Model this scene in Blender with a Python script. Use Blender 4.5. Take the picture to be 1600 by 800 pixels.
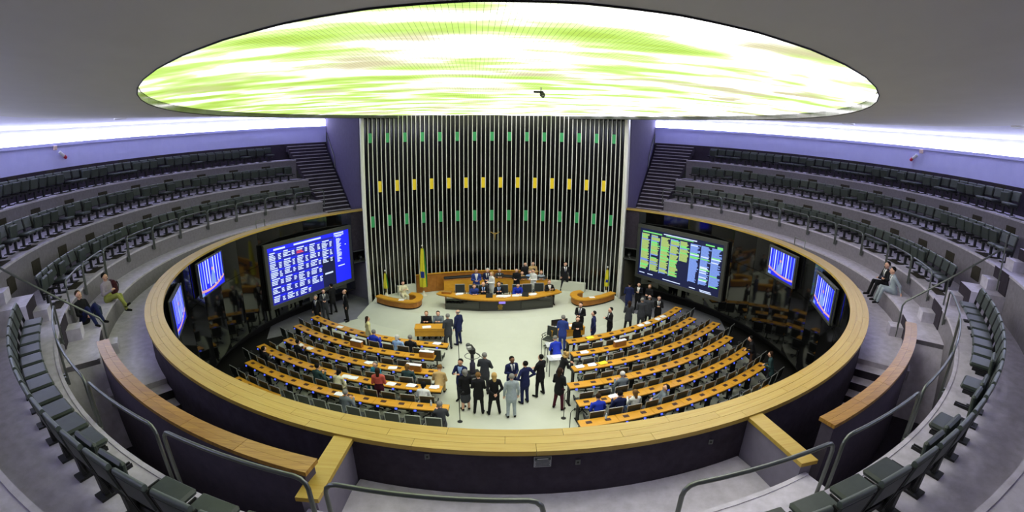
import bpy, math, random
import numpy as np
random.seed(7)
SC = bpy.context.scene
for o in list(bpy.data.objects): bpy.data.objects.remove(o)
COL = SC.collection
rad = math.radians
PI = math.pi

# ---------------------------------------------------------------- camera
cam = bpy.data.cameras.new('camera')
CAM = bpy.data.objects.new('camera', cam); COL.objects.link(CAM)
cam.type = 'PANO'
cam.sensor_fit = 'HORIZONTAL'; cam.sensor_width = 36.0
cam.clip_start = 0.05; cam.clip_end = 200
def set_pano(**kw):
    for k, v in kw.items():
        for tgt in (getattr(cam, 'cycles', None), cam):
            try:
                setattr(tgt, k, v); break
            except Exception:
                pass
set_pano(panorama_type='FISHEYE_LENS_POLYNOMIAL', fisheye_fov=rad(200),
         fisheye_polynomial_k0=0.0, fisheye_polynomial_k1=-0.058727,
         fisheye_polynomial_k2=0.0, fisheye_polynomial_k3=5.388e-6, fisheye_polynomial_k4=0.0)
CAM.location = (-1.19, -17.65, 9.40)
_p, _r, _y = 0.2478, 0.0103, 0.0773
from mathutils import Matrix, Vector
CAM.rotation_euler = (Matrix.Rotation(-_y, 4, 'Z') @ Matrix.Rotation(PI/2-_p, 4, 'X') @ Matrix.Rotation(_r, 4, 'Z')).to_euler()
SC.camera = CAM

# ---------------------------------------------------------------- world, exposure
W = bpy.data.worlds.new('world'); SC.world = W; W.use_nodes = True
W.node_tree.nodes['Background'].inputs[0].default_value = (0.02, 0.02, 0.025, 1)
W.node_tree.nodes['Background'].inputs[1].default_value = 0.3
SC.view_settings.view_transform = 'Standard'
SC.view_settings.look = 'None'
SC.view_settings.exposure = 0.96
SC.view_settings.gamma = 1.0
SC.view_settings.use_curve_mapping = False
GRID_POWER = 1.05       # luminous ceiling
COVE_POWER = 9.0       # lamps in the wall cove

# downward light of the louvred ceiling: the louvre cuts off flat angles
_L = bpy.data.lights.new('louvre_downlight', 'AREA'); _L.shape = 'ELLIPSE'; _L.size = 17.6; _L.size_y = 20.0
_L.energy = 110; _L.spread = rad(95); _L.color = (1.0, 1.0, .93)
_LO = bpy.data.objects.new('louvre_downlight', _L); COL.objects.link(_LO); _LO.location = (-.41, -1.9, 10.53)

# ---------------------------------------------------------------- materials
def lin(c):
    return tuple((x/255/12.92 if x/255 <= .04045 else ((x/255+.055)/1.055)**2.4) for x in c)
MATS = {}
def mat(name, c, rough=.6, spec=.5, metal=0, var=0, scale=8, stretch=None, bump=0, emit=0, c2=None, rnd=0, coord='Object', sheen=0):
    if name in MATS: return MATS[name]
    m = bpy.data.materials.new(name); m.use_nodes = True; MATS[name] = m
    nt = m.node_tree; N = nt.nodes; L = nt.links; B = N['Principled BSDF']
    col = lin(c) + (1,)
    B.inputs['Base Color'].default_value = col
    B.inputs['Roughness'].default_value = rough
    B.inputs['Specular IOR Level'].default_value = spec
    B.inputs['Metallic'].default_value = metal
    if emit:
        B.inputs['Emission Color'].default_value = col; B.inputs['Emission Strength'].default_value = emit
        B.inputs['Base Color'].default_value = tuple(x*.2 for x in col[:3]) + (1,)
    src = None
    if var or c2:
        tc = N.new('ShaderNodeTexCoord'); mp = N.new('ShaderNodeMapping')
        L.new(tc.outputs[coord], mp.inputs[0])
        if rnd:
            o2 = N.new('ShaderNodeObjectInfo'); ml = N.new('ShaderNodeMath'); ml.operation = 'MULTIPLY'; ml.inputs[1].default_value = 40
            cx = N.new('ShaderNodeCombineXYZ'); L.new(o2.outputs['Random'], ml.inputs[0])
            for q in range(3): L.new(ml.outputs[0], cx.inputs[q])
            L.new(cx.outputs[0], mp.inputs['Location'])
        if stretch: mp.inputs['Scale'].default_value = stretch
        nz = N.new('ShaderNodeTexNoise'); nz.inputs['Scale'].default_value = scale
        nz.inputs['Detail'].default_value = 6; nz.inputs['Roughness'].default_value = .6
        L.new(mp.outputs[0], nz.inputs['Vector'])
        cr = N.new('ShaderNodeValToRGB'); L.new(nz.outputs['Fac'], cr.inputs[0])
        cr.color_ramp.elements[0].position = .3; cr.color_ramp.elements[1].position = .72
        a = lin(c2) if c2 else tuple(x*(1-var) for x in col[:3])
        b = col[:3] if c2 else tuple(min(1, x*(1+var)) for x in col[:3])
        cr.color_ramp.elements[0].color = a + (1,); cr.color_ramp.elements[1].color = tuple(b) + (1,)
        src = cr.outputs[0]
        if bump:
            bp = N.new('ShaderNodeBump'); bp.inputs['Strength'].default_value = bump; bp.inputs['Distance'].default_value = .01
            L.new(nz.outputs['Fac'], bp.inputs['Height']); L.new(bp.outputs[0], B.inputs['Normal'])
    if rnd:
        oi = N.new('ShaderNodeObjectInfo'); hs = N.new('ShaderNodeHueSaturation')
        mr = N.new('ShaderNodeMapRange'); mr.inputs[3].default_value = 1-rnd; mr.inputs[4].default_value = 1+rnd
        L.new(oi.outputs['Random'], mr.inputs[0]); L.new(mr.outputs[0], hs.inputs['Value'])
        if src: L.new(src, hs.inputs['Color'])
        else: hs.inputs['Color'].default_value = col
        src = hs.outputs[0]
    if src and not emit: L.new(src, B.inputs['Base Color'])
    if sheen: B.inputs['Sheen Weight'].default_value = sheen
    return m

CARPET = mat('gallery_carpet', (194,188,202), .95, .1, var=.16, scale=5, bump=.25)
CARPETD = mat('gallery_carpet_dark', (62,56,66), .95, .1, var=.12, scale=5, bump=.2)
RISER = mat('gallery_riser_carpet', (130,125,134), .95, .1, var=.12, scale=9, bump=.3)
FLOORM = mat('beige_floor_carpet', (196,199,184), .9, .15, var=.03, scale=1.4, bump=.05)
FLOORG = mat('grey_side_carpet', (118,118,128), .9, .15, var=.08, scale=3)
WOOD = mat('balustrade_wood', (186,160,78), .38, .45, scale=3.2, stretch=(.35,9,1), c2=(172,138,52), rnd=.05)
WOODD = mat('desk_wood', (216,160,52), .4, .4, scale=5, stretch=(.5,6,1), c2=(198,138,36), rnd=.05)
WOODP = mat('panel_wood', (178,118,48), .42, .4, scale=4, c2=(150,92,32))
WOODR = mat('worn_wood', (184,142,64), .3, .5, scale=4, stretch=(.4,8,1), c2=(138,92,38), rnd=.08)
PURPLE = mat('purple_wall_paint', (206,206,255), .8, .2, var=.04, scale=2)
PURPLED = mat('purple_partition_carpet', (92,86,114), .9, .15, var=.08, scale=4)
LILAC = mat('lilac_wall', (128,122,150), .85, .2, var=.06, scale=3)
CEIL = mat('grey_ceiling_plaster', (205,205,200), .85, .2, var=.03, scale=1.2)
SOFFIT = mat('lilac_soffit', (215,215,228), .8, .2, var=.05, scale=1.5)
BLACKG = mat('black_glass', (10,10,11), .06, .9, var=.3, scale=2)
BLACKW = mat('black_wall_glass', (9,9,10), .14, .35, var=.3, scale=2)
BLACKM = mat('black_matt', (17,16,17), .7, .3, var=.2, scale=4)
RIMD = mat('dark_rim_carpet', (66,60,70), .95, .1, var=.18, scale=6, bump=.2)
SLATM = mat('white_slat', (222,222,214), .4, .5, var=.02, scale=3)
GREEN = mat('green_tile', (52,150,92), .5, .4, var=.05, scale=3)
YELLOW = mat('yellow_tile', (226,196,30), .5, .4, var=.04, scale=3)
STEEL = mat('rail_steel', (112,116,112), .35, .6, metal=.75, var=.06, scale=9)
ALU = mat('aluminium', (178,180,178), .35, .6, metal=.6, var=.04, scale=9)
UPH = mat('green_black_vinyl', (58,66,62), .42, .45, var=.14, scale=7, bump=.12, rnd=.16)
UPHT = mat('vinyl_piping', (84,92,88), .4, .45, var=.1, scale=8)
LEATHER = mat('charcoal_leather', (46,50,48), .45, .45, var=.1, scale=9, rnd=.1)
PLAST = mat('black_plastic', (24,24,26), .5, .4, var=.1, scale=9)
DKBROWN = mat('maroon_inset', (62,34,26), .5, .4, var=.15, scale=20)
VENT = mat('dark_vent', (62,58,52), .9, .1, var=.15, scale=12)
PAPER = mat('white_paper', (236,236,240), .8, .2, var=.02, scale=10)
PAPERY = mat('yellow_paper', (232,222,60), .8, .2, var=.03, scale=10)
GREY = mat('mid_grey_metal', (96,98,96), .5, .5, metal=.3, var=.05, scale=6)
FRAMEM = mat('screen_frame', (72,74,70), .45, .5, metal=.3, var=.05, scale=5)
GOLD = mat('gold_metal', (170,140,70), .35, .6, metal=.7, var=.15, scale=30)
WHITEP = mat('white_plastic', (222,222,220), .45, .4, var=.03, scale=8)
REDP = mat('red_plastic', (196,40,70), .45, .4, var=.05, scale=8)
BLUEG = mat('blue_glow', (70,90,255), emit=.9)
BLUES = mat('screen_blue', (26,34,226), emit=.62, var=.1)
BLUED = mat('screen_dark_blue', (30,34,165), emit=.42)
NAVYS = mat('screen_navy', (18,26,74), emit=.34)
TXTW = mat('screen_white_text', (205,220,255), emit=.58)
TXTG = mat('screen_green_text', (120,220,120), emit=.55)
TXTY = mat('screen_yellow_green', (165,190,110), emit=.52)
TXTB = mat('screen_pale_blue', (120,150,225), emit=.52)
TXTR = mat('screen_red_text', (230,70,80), emit=.55)
PINKS = mat('screen_pinkish', (220,160,170), emit=.5)
LILACS = mat('screen_lilac', (150,130,240), emit=.55)

def light_grid_material():
    m = bpy.data.materials.new('luminous_ceiling'); m.use_nodes = True
    nt = m.node_tree; N = nt.nodes; L = nt.links; N.remove(N['Principled BSDF'])
    out = N['Material Output']
    tc = N.new('ShaderNodeTexCoord'); mp = N.new('ShaderNodeMapping'); mp.inputs['Scale'].default_value = (.19, .55, 1)
    L.new(tc.outputs['Object'], mp.inputs[0])
    n1 = N.new('ShaderNodeTexNoise'); n1.inputs['Scale'].default_value = 2.1; n1.inputs['Detail'].default_value = 4
    L.new(mp.outputs[0], n1.inputs['Vector'])
    sx = N.new('ShaderNodeSeparateXYZ'); L.new(tc.outputs['Object'], sx.inputs[0])
    gx = N.new('ShaderNodeMapRange'); gx.inputs[1].default_value = -9; gx.inputs[2].default_value = 7
    gx.inputs[3].default_value = -.06; gx.inputs[4].default_value = .07
    L.new(sx.outputs[0], gx.inputs[0])
    ad = N.new('ShaderNodeMath'); ad.operation = 'ADD'; L.new(n1.outputs['Fac'], ad.inputs[0]); L.new(gx.outputs[0], ad.inputs[1])
    cr = N.new('ShaderNodeValToRGB'); L.new(ad.outputs[0], cr.inputs[0])
    e = cr.color_ramp.elements
    e[0].position = .34; e[0].color = (.29,.43,.07,1)
    e[1].position = .72; e[1].color = (5.5,5.3,5.6,1)
    x = e.new(.44); x.color = (.40,.58,.15,1)
    x = e.new(.50); x.color = (.58,.70,.36,1)
    x = e.new(.55); x.color = (1.15,1.15,1.05,1)
    x = e.new(.62); x.color = (2.8,2.7,2.7,1)
    # drabber olive and bluish patches of tube light behind the louvre
    n2 = N.new('ShaderNodeTexNoise'); n2.inputs['Scale'].default_value = 1.3; n2.inputs['Detail'].default_value = 2
    mp2 = N.new('ShaderNodeMapping'); mp2.inputs['Scale'].default_value = (.22,.5,1); mp2.inputs['Location'].default_value = (3.1,7.7,0)
    L.new(tc.outputs['Object'], mp2.inputs[0]); L.new(mp2.outputs[0], n2.inputs['Vector'])
    r2 = N.new('ShaderNodeMapRange'); r2.inputs[1].default_value = .54; r2.inputs[2].default_value = .68
    L.new(n2.outputs['Fac'], r2.inputs[0])
    mx = N.new('ShaderNodeMix'); mx.data_type = 'RGBA'
    L.new(r2.outputs[0], mx.inputs['Factor']); L.new(cr.outputs[0], mx.inputs['A']); mx.inputs['B'].default_value = (.42,.39,.24,1)
    em = N.new('ShaderNodeEmission'); L.new(mx.outputs['Result'], em.inputs[0]); em.inputs[1].default_value = GRID_POWER
    L.new(em.outputs[0], out.inputs[0])
    return m
GRIDM = light_grid_material()
COVEM = mat('cove_lamp', (222,226,255), emit=COVE_POWER)

# ---------------------------------------------------------------- mesh helpers
class MB:
    def __init__(s): s.V = []; s.F = []; s.M = []; s.S = []
    def add(s, V, F, mi=0, smooth=False):
        b = len(s.V); s.V += [tuple(v) for v in V]
        for f in F: s.F.append(tuple(i+b for i in f)); s.M.append(mi); s.S.append(smooth)
        return s
    def box(s, c, d, rz=0, mi=0, R=None, taper=1):
        x, y, z = d[0]/2, d[1]/2, d[2]/2; V = []
        for k in (-1, 1):
            t = taper if k > 0 else 1
            for i, j in ((-1,-1),(1,-1),(1,1),(-1,1)): V.append(Vector((i*x*t, j*y*t, k*z)))
        M = R if R is not None else Matrix.Rotation(rz, 3, 'Z')
        V = [M @ v + Vector(c) for v in V]
        return s.add(V, [(3,2,1,0),(4,5,6,7),(0,1,5,4),(1,2,6,5),(2,3,7,6),(3,0,4,7)], mi)
    def bbox(s, c, d, b=.02, rz=0, mi=0, R=None):
        """box with chamfered edges"""
        V = []; idx = {}
        x, y, z = [q/2 for q in d]; b = min(b, x*.9, y*.9, z*.9)
        M = R if R is not None else Matrix.Rotation(rz, 3, 'Z')
        def vid(p):
            k = tuple(round(q, 6) for q in p)
            if k not in idx: idx[k] = len(V); V.append(M @ Vector(p) + Vector(c))
            return idx[k]
        F = []
        D = (x, y, z)
        for ax in range(3):
            u, v = (ax+1) % 3, (ax+2) % 3
            for sg in (-1, 1):
                q = []
                for i, j in ((-1,-1),(1,-1),(1,1),(-1,1)):
                    p = [0,0,0]; p[ax] = sg*D[ax]; p[u] = i*(D[u]-b); p[v] = j*(D[v]-b); q.append(vid(p))
                F.append(q if sg > 0 else q[::-1])
            for su in (-1, 1):
                for sv in (-1, 1):
                    q = []
                    for (fu, w) in ((0,-1),(1,-1),(1,1),(0,1)):
                        p = [0,0,0]; p[ax] = w*(D[ax]-b)
                        p[u] = su*(D[u] if fu == 0 else D[u]-b); p[v] = sv*(D[v]-b if fu == 0 else D[v]); q.append(vid(p))
                    F.append(q if su*sv < 0 else q[::-1])
        for sx in (-1,1):
            for sy in (-1,1):
                for sz in (-1,1):
                    q = [vid((sx*x, sy*(y-b), sz*(z-b))), vid((sx*(x-b), sy*y, sz*(z-b))), vid((sx*(x-b), sy*(y-b), sz*z))]
                    F.append(q if sx*sy*sz > 0 else q[::-1])
        return s.add(V, F, mi)
    def tube(s, P, r, n=8, mi=0, caps=True):
        P = [Vector(p) for p in P]; m = len(P)
        rr = r if hasattr(r, '__len__') else [r]*m
        V = []; up = None
        for i, p in enumerate(P):
            t = (P[min(i+1, m-1)]-P[max(i-1, 0)]).normalized()
            if up is None:
                a = Vector((0,0,1)) if abs(t.z) < .9 else Vector((1,0,0)); up = (a - t*a.dot(t)).normalized()
            else:
                up = (up - t*up.dot(t)).normalized()
            w = t.cross(up)
            for k in range(n):
                a = 2*PI*k/n; V.append(p + (up*math.cos(a)+w*math.sin(a))*rr[i])
        F = []
        for i in range(m-1):
            for k in range(n):
                F.append((i*n+k, i*n+(k+1) % n, (i+1)*n+(k+1) % n, (i+1)*n+k))
        s.add(V, F, mi, True)
        if caps:
            s.add(V[:n], [tuple(range(n))[::-1]], mi); s.add(V[-n:], [tuple(range(n))], mi)
        return s
    def lathe(s, prof, c=(0,0,0), n=16, mi=0, R=None, smooth=True):
        V = []; F = []
        for r, z in prof:
            for k in range(n):
                a = 2*PI*k/n; v = Vector((r*math.cos(a), r*math.sin(a), z))
                V.append((R @ v if R is not None else v)+Vector(c))
        for i in range(len(prof)-1):
            for k in range(n): F.append((i*n+k, i*n+(k+1) % n, (i+1)*n+(k+1) % n, (i+1)*n+k))
        s.add(V, F, mi, smooth)
        m = len(prof)
        if prof[0][0] > 1e-6: s.add(V[:n], [tuple(range(n))[::-1]], mi)
        if prof[-1][0] > 1e-6: s.add(V[(m-1)*n:], [tuple(range(n))], mi)
        return s
    def ring(s, R0, R1, z0, z1, a0, a1, n=None, mi=0, c=(0,0), z0b=None, z1b=None, mo=None, mt=None, mn=None, fn=None):
        """arc block about c; angle a (deg) from +y, positive towards +x. mt top, mn inner face, mo outer face materials"""
        if n is None: n = max(2, int(abs(a1-a0)/2.0)+1)
        z0b = z0 if z0b is None else z0b; z1b = z1 if z1b is None else z1b
        V = []
        for i in range(n+1):
            t = i/n; a = rad(a0+(a1-a0)*t); q0 = z0+(z0b-z0)*t; q1 = z1+(z1b-z1)*t
            Ra, Rb = (R0, R1) if fn is None else fn(t)
            for R, z in ((Ra,q0),(Rb,q0),(Rb,q1),(Ra,q1)):
                V.append((c[0]+R*math.sin(a), c[1]+R*math.cos(a), z))
        mt = mi if mt is None else mt; mn = mi if mn is None else mn; mo = mi if mo is None else mo
        for i in range(n):
            b = i*4; d = b+4
            rev = a1 > a0
            for q, m in (((b,b+1,d+1,d),mi),((b+1,b+2,d+2,d+1),mo),((b+2,b+3,d+3,d+2),mt),((b+3,b,d,d+3),mn)):
                s.F.append(tuple(i0+len(s.V) for i0 in (q if not rev else q[::-1]))); s.M.append(m); s.S.append(False)
        e = n*4
        for q in (((0,1,2,3)), ((e+3,e+2,e+1,e))):
            s.F.append(tuple(i0+len(s.V) for i0 in (q if a1 > a0 else q[::-1]))); s.M.append(mi); s.S.append(False)
        s.V += V
        return s
    def prism(s, poly, z0, z1, mi=0, mt=None):
        n = len(poly)
        ar = sum(poly[i][0]*poly[(i+1) % n][1]-poly[(i+1) % n][0]*poly[i][1] for i in range(n))
        if ar < 0: poly = poly[::-1]
        V = [(x,y,z0) for x,y in poly]+[(x,y,z1) for x,y in poly]
        s.add(V, [tuple(range(n))[::-1]]+[(i,(i+1) % n,n+(i+1) % n,n+i) for i in range(n)], mi)
        s.add([(x,y,z1) for x,y in poly], [tuple(range(n))], mi if mt is None else mt)
        return s
    def sphere(s, c, r, n=10, m=6, mi=0, sc=(1,1,1)):
        prof = [(max(1e-7, math.sin(PI*i/m)), -math.cos(PI*i/m)) for i in range(m+1)]
        V = []; F = []
        for a, z in prof:
            for k in range(n):
                t = 2*PI*k/n; V.append((c[0]+r*sc[0]*a*math.cos(t), c[1]+r*sc[1]*a*math.sin(t), c[2]+r*sc[2]*z))
        for i in range(m):
            for k in range(n): F.append((i*n+k, i*n+(k+1) % n, (i+1)*n+(k+1) % n, (i+1)*n+k))
        return s.add(V, F, mi, True)
    def mesh(s, name, mats):
        me = bpy.data.meshes.new(name)
        me.from_pydata(s.V, [], s.F)
        for m in (mats if isinstance(mats, (list, tuple)) else [mats]): me.materials.append(m)
        me.polygons.foreach_set('material_index', s.M)
        me.polygons.foreach_set('use_smooth', s.S)
        me.update()
        return me

def ob(name, me, parent=None, loc=(0,0,0), rz=0, label=None):
    o = bpy.data.objects.new(name, me); COL.objects.link(o)
    if parent is not None: o.parent = parent
    o.location = loc; o.rotation_euler = (0,0,rz)
    if label: o['label'] = label
    return o
def tag(o, label, cat, group=None):
    o['label'] = label; o['category'] = cat
    if group: o['group'] = group
    return o
def thing(name, label, cat, loc=(0,0,0), rz=0, group=None):
    o = bpy.data.objects.new(name, None); COL.objects.link(o)
    o.empty_display_size = .2
    o.location = loc; o.rotation_euler = (0,0,rz)
    return tag(o, label, cat, group)
def struct(name, mb, mats, label=None, loc=(0,0,0)):
    o = ob(name, mb.mesh(name, mats) if isinstance(mb, MB) else mb, None, loc)
    o['kind'] = 'structure'
    if label: o['label'] = label
    return o
def pol(R, a, c=(0,0)): return (c[0]+R*math.sin(rad(a)), c[1]+R*math.cos(rad(a)))
def nth(n):
    return f"{n}{'th' if 10 <= n % 100 <= 20 else {1:'st',2:'nd',3:'rd'}.get(n % 10,'th')}"

# ================================================================ THE SETTING
A0, A1 = 45.0, 315.0            # tiers run the long way round between the stage-end stairs
ZR = 5.375                      # top of the wooden balustrade
# floor of the chamber
f = MB(); f.prism([pol(14, a) for a in range(0, 360, 5)], -.1, 0)
struct('floor', f, FLOORM, 'pale beige carpet of the chamber floor')
for i, sx in enumerate((-1, 1)):
    m = MB(); m.prism([(sx*7.2, 8.9), (sx*6.9, 7.2), (sx*7.62, 6.05), (sx*9.2, 4.9), (sx*11.6, 3.2), (sx*12.4, 6), (sx*11.2, 11.6), (sx*7.6, 9.4)], 0, .012)
    struct('floor_side_carpet', m, FLOORG, 'grey carpet beside the stage, ' + ('left' if sx < 0 else 'right') + ' entrance')
m = MB(); m.ring(11.05, 13.05, 0, .010, 46, 314, 80)  # added dark ring: the perimeter shade is put into the floor colour
struct('floor_border', m, BLACKM, 'dark border of the floor along the inner wall')  # added dark ring, stands in for the perimeter shade
# stage platform
ZS = .5
RC = (-.05, 15.4)                # common centre of stage edge and desk rows
front = [pol(10.62, 180+t, RC) for t in np.linspace(-40.5, 40.5, 40)]
m = MB()
_T = [pol(10.62, 180+t, RC)+(ZS,) for t in np.linspace(-41, 41, 44)]; _B = [pol(11.9, 180+t, RC)+(0.,) for t in np.linspace(-39.5, 39.5, 44)]
m.add(_T+_B, [(k, k+1, 45+k, 44+k) for k in range(43)]+[(0, 44, 45, 1)][:0], 0, True)
m.add([_T[0], _B[0], (_T[0][0], _T[0][1], 0)], [(0,1,2)]); m.add([_T[-1], _B[-1], (_T[-1][0], _T[-1][1], 0)], [(2,1,0)])
m.prism(front + [(-6.9, 8.25), (-5.4, 9.25), (-3, 10.1), (-.1, 10.4), (3, 10.1), (5.4, 9.15), (6.75, 8.25)], 0, ZS)
struct('stage_platform', m, FLOORM, 'low beige stage with a curved front edge')

# front wall of white slats, slightly concave
RHO, YC, XW = 12.85, 10.3-12.85, -.11
WA = math.degrees(math.asin(7.04/RHO))
m = MB(); m.ring(RHO+.16, RHO+.3, -.05, 10.62, -WA-.1, WA+.1, 24, c=(XW, YC))
wf = struct('wall_front', m, BLACKW, 'tall curved wall of white vertical slats over black glass')
slat = MB(); slat.bbox((0, 0, 5.25), (.036, .08, 10.62), .005)
slat = slat.mesh('slat', SLATM)
NB = 60
for i in range(NB+1):
    a = -WA+2*WA*i/NB; x, y = pol(RHO+.06, a, (XW, YC))
    ob('slat', slat, wf, (x, y, 0), -rad(a))
def tile(bay, z0, z1, me):
    a = -WA+2*WA*(bay+.5)/NB; x, y = pol(RHO+.09, a, (XW, YC)); ob('coloured_panel', me, wf, (x, y, (z0+z1)/2), -rad(a))
tg = MB().bbox((0,0,0), (.215, .06, .52), .008).mesh('green_panel', GREEN)
tg2 = MB().bbox((0,0,0), (.215, .06, .61), .008).mesh('green_panel_low', GREEN)
ty = MB().bbox((0,0,0), (.215, .06, .6), .008).mesh('yellow_panel', YELLOW)
for b in range(1, 58, 4): tile(b, 9.10, 9.62, tg); tile(b, 4.46, 5.07, tg2)
for b in range(3, 56, 4): tile(b, 6.39, 6.99, ty)
for sx in (-1, 1):
    m = MB(); m.bbox((XW+sx*7.13, 8.12, 5.25), (.14, .28, 10.62), .015); m.prism([(XW+sx*7.1, 8.2), (XW+sx*7.16, 8.2), (sx*7.74, 9.66), (sx*7.66, 9.66)], 0, 10.6); struct('trim_'+('1' if sx < 0 else '2'), m, SLATM, 'white end post of the slatted wall')

# gallery partitions beside the slatted wall
for sx, nm in ((-1, 'left'), (1, 'right')):
    m = MB(); p, q = Vector((sx*7.78, 9.62, 0)), Vector((sx*11.9, 16.4, 0)); d = (q-p).normalized(); n = Vector((-d.y, d.x, 0))*sx*-.12
    m.prism([(p.x,p.y),(q.x,q.y),(q.x-n.x*2,q.y-n.y*2),(p.x-n.x*2,p.y-n.y*2)], 4.3, 11.3)
    struct('wall_'+nm, m, PURPLED, 'purple partition between the slatted wall and the '+nm+' gallery')
    m = MB(); m.prism([(sx*7.62, 9.2), (sx*7.75, 9.5), (sx*11.4, 12.4), (sx*11.5, 12.2)], 0, 2.25); m.box((sx*9.5, 10.7, .08), (4.9, .04, .16), rz=sx*rad(38))
    struct('wall_entrance_'+nm, m, LILAC if sx < 0 else mat('olive_wall', (92,90,76), .8, .2, var=.05, scale=3), 'low wall of the '+nm+' side entrance')
    m = MB(); m.ring(12.62, 12.75, 2.2, 5.3, sx*37, sx*47, c=(0,0)); struct('wall_recess_'+nm, m, BLACKM, 'black recess wall beside the slatted wall, '+nm)
    m = MB(); m.ring(11.9, 12.6, 2.36, 2.41, sx*38.2, sx*43.2); m.ring(11.9, 12.6, 3.02, 3.06, sx*38.2, sx*43.2)
    struct('shelf_'+nm, m, GREY, 'grey recess shelves beside the slatted wall, '+nm)

# gallery: aisle, bench step, three tiers
g = MB()
g.ring(12.35, 13.75, 4.3, 4.55, 38.6, 138.5); g.ring(12.35, 13.75, 4.3, 4.55, 221.5, 321.4); g.ring(12.35, 13.75, 4.3, 4.55, 166.0, 194.0)
struct('floor_gallery_aisle', g, CARPET, 'grey lilac carpeted aisle behind the balustrade')
def tier(name, R0, R1, z0, z1, spans, label, edge=True):
    m = MB()
    for a, b in spans:
        m.ring(R0, R1, z0, z1, a, b, mi=1, mt=0, mn=1)
        if edge: m.ring(R0-.025, R0+.05, z1-.05, z1+.012, a, b, mi=0)
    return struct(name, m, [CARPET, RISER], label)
tier('floor_bench_step', 13.72, 14.62, 4.3, 5.12, [(45,135),(225,315),(166,194)], 'carpeted bench step running round the gallery')
tA = tier('floor_tier_front', 14.6, 16.42, 3.2, 5.75, [(A0,A1)], 'front gallery tier of grey lilac carpet')
tB = tier('floor_tier_middle', 16.4, 18.22, 5.0, 6.97, [(A0,A1)], 'middle gallery tier of grey lilac carpet')
tC = tier('floor_tier_back', 18.2, 20.0, 6.0, 8.19, [(A0,A1)], 'back gallery tier of grey lilac carpet')
m = MB(); m.ring(19.8, 20.0, 8.1, 9.22, 36, 324, 100); struct('wall_parapet', m, CARPETD, 'dark carpeted upstand behind the last gallery row')
m = MB(); m.ring(20.0, 20.2, 9.0, 10.26, 34, 326, 120); m.ring(19.93, 20.2, 10.22, 10.36, 34, 326, 120)
struct('wall_outer', m, PURPLE, 'curved lilac purple wall above the gallery')
m = MB(); m.ring(20.2, 20.5, 10.1, 11.4, 30, 330, 100); struct('wall_cove', m, SOFFIT, 'white back of the lighting cove')
# vents set in risers and treads
rv = {}
def ring_piece(R, w, h, d, name, mt_):
    m = MB(); m.bbox((0, 0, 0), (w, d, h), .01); return m.mesh(name, mt_)
vr = ring_piece(0, .62, .44, .05, 'riser_vent', VENT); vt = ring_piece(0, .78, .02, .36, 'floor_vent', VENT)
for t, R0, z1, zz, off in ((tB, 16.4, 5.75, 6.42, 0), (tC, 18.2, 6.97, 7.70, 3.4)):
    for sx in (-1, 1):
        for k in range(11):
            a = sx*(48.5+off+7.3*k)
            x, y = pol(R0-.01, a); ob('riser_vent', vr, t, (x, y, zz), -rad(a))
for t, R0, z1, off in ((tA, 14.95, 5.75, 2.5), (tB, 16.72, 6.97, 0), (tC, 18.5, 8.19, 4.2)):
    for sx in (-1, 1):
        for k in range(11):
            a = sx*(47.5+off+7.3*k)
            x, y = pol(R0, a); ob('floor_vent', vt, t, (x, y, z1+.014), -rad(a))
pv = [0]
for sx in (-1, 1):
    for k in range(9):
        a = sx*(50+7.3*k); x, y = pol(19.79, a); ob('riser_vent', vr, bpy.data.objects['wall_parapet'], (x, y, 8.95), -rad(a))

# stairs at the stage ends of the gallery
for sx, nm in ((-1,'left'), (1,'right')):
    m = MB(); m.ring(13.6, 20, 3.9, 4.54, sx*36.5, sx*45)
    st = struct('stair_'+nm, m, CARPETD, 'long carpeted stair beside the '+nm+' purple partition')
    for i in range(22):
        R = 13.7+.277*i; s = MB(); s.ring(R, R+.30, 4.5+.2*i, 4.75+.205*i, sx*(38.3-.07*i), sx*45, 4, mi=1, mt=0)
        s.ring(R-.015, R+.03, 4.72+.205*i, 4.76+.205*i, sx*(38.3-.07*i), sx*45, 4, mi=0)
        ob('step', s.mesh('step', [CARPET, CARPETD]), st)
# radial stairs through the tiers: pale treads, dark risers, a half-width half step before each riser
for sx, nm in ((-1,'left'), (1,'right')):
    m = MB(); m.ring(13.28, 13.69, 4.5, 4.84, sx*126.2, sx*128.3, 3)
    st = struct('stair_side_'+nm, m, [CARPET, CARPETD], 'short carpeted steps up through the '+nm+' gallery tiers')
    for R0, R1, z in ((15.32,16.42,6.36), (17.1,18.22,7.58)):
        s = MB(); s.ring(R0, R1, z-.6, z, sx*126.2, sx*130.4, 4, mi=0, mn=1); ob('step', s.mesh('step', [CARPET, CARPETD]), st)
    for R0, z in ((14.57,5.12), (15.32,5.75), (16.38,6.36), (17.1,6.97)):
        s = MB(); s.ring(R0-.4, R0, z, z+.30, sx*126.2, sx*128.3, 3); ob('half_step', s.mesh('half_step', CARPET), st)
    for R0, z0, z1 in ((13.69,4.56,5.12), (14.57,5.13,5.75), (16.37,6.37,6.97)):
        s = MB(); s.ring(R0, R0+.03, z0, z1+.004, sx*126.2, sx*130.4, 4); ob('riser_panel', s.mesh('riser_panel', CARPETD), st)

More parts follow.
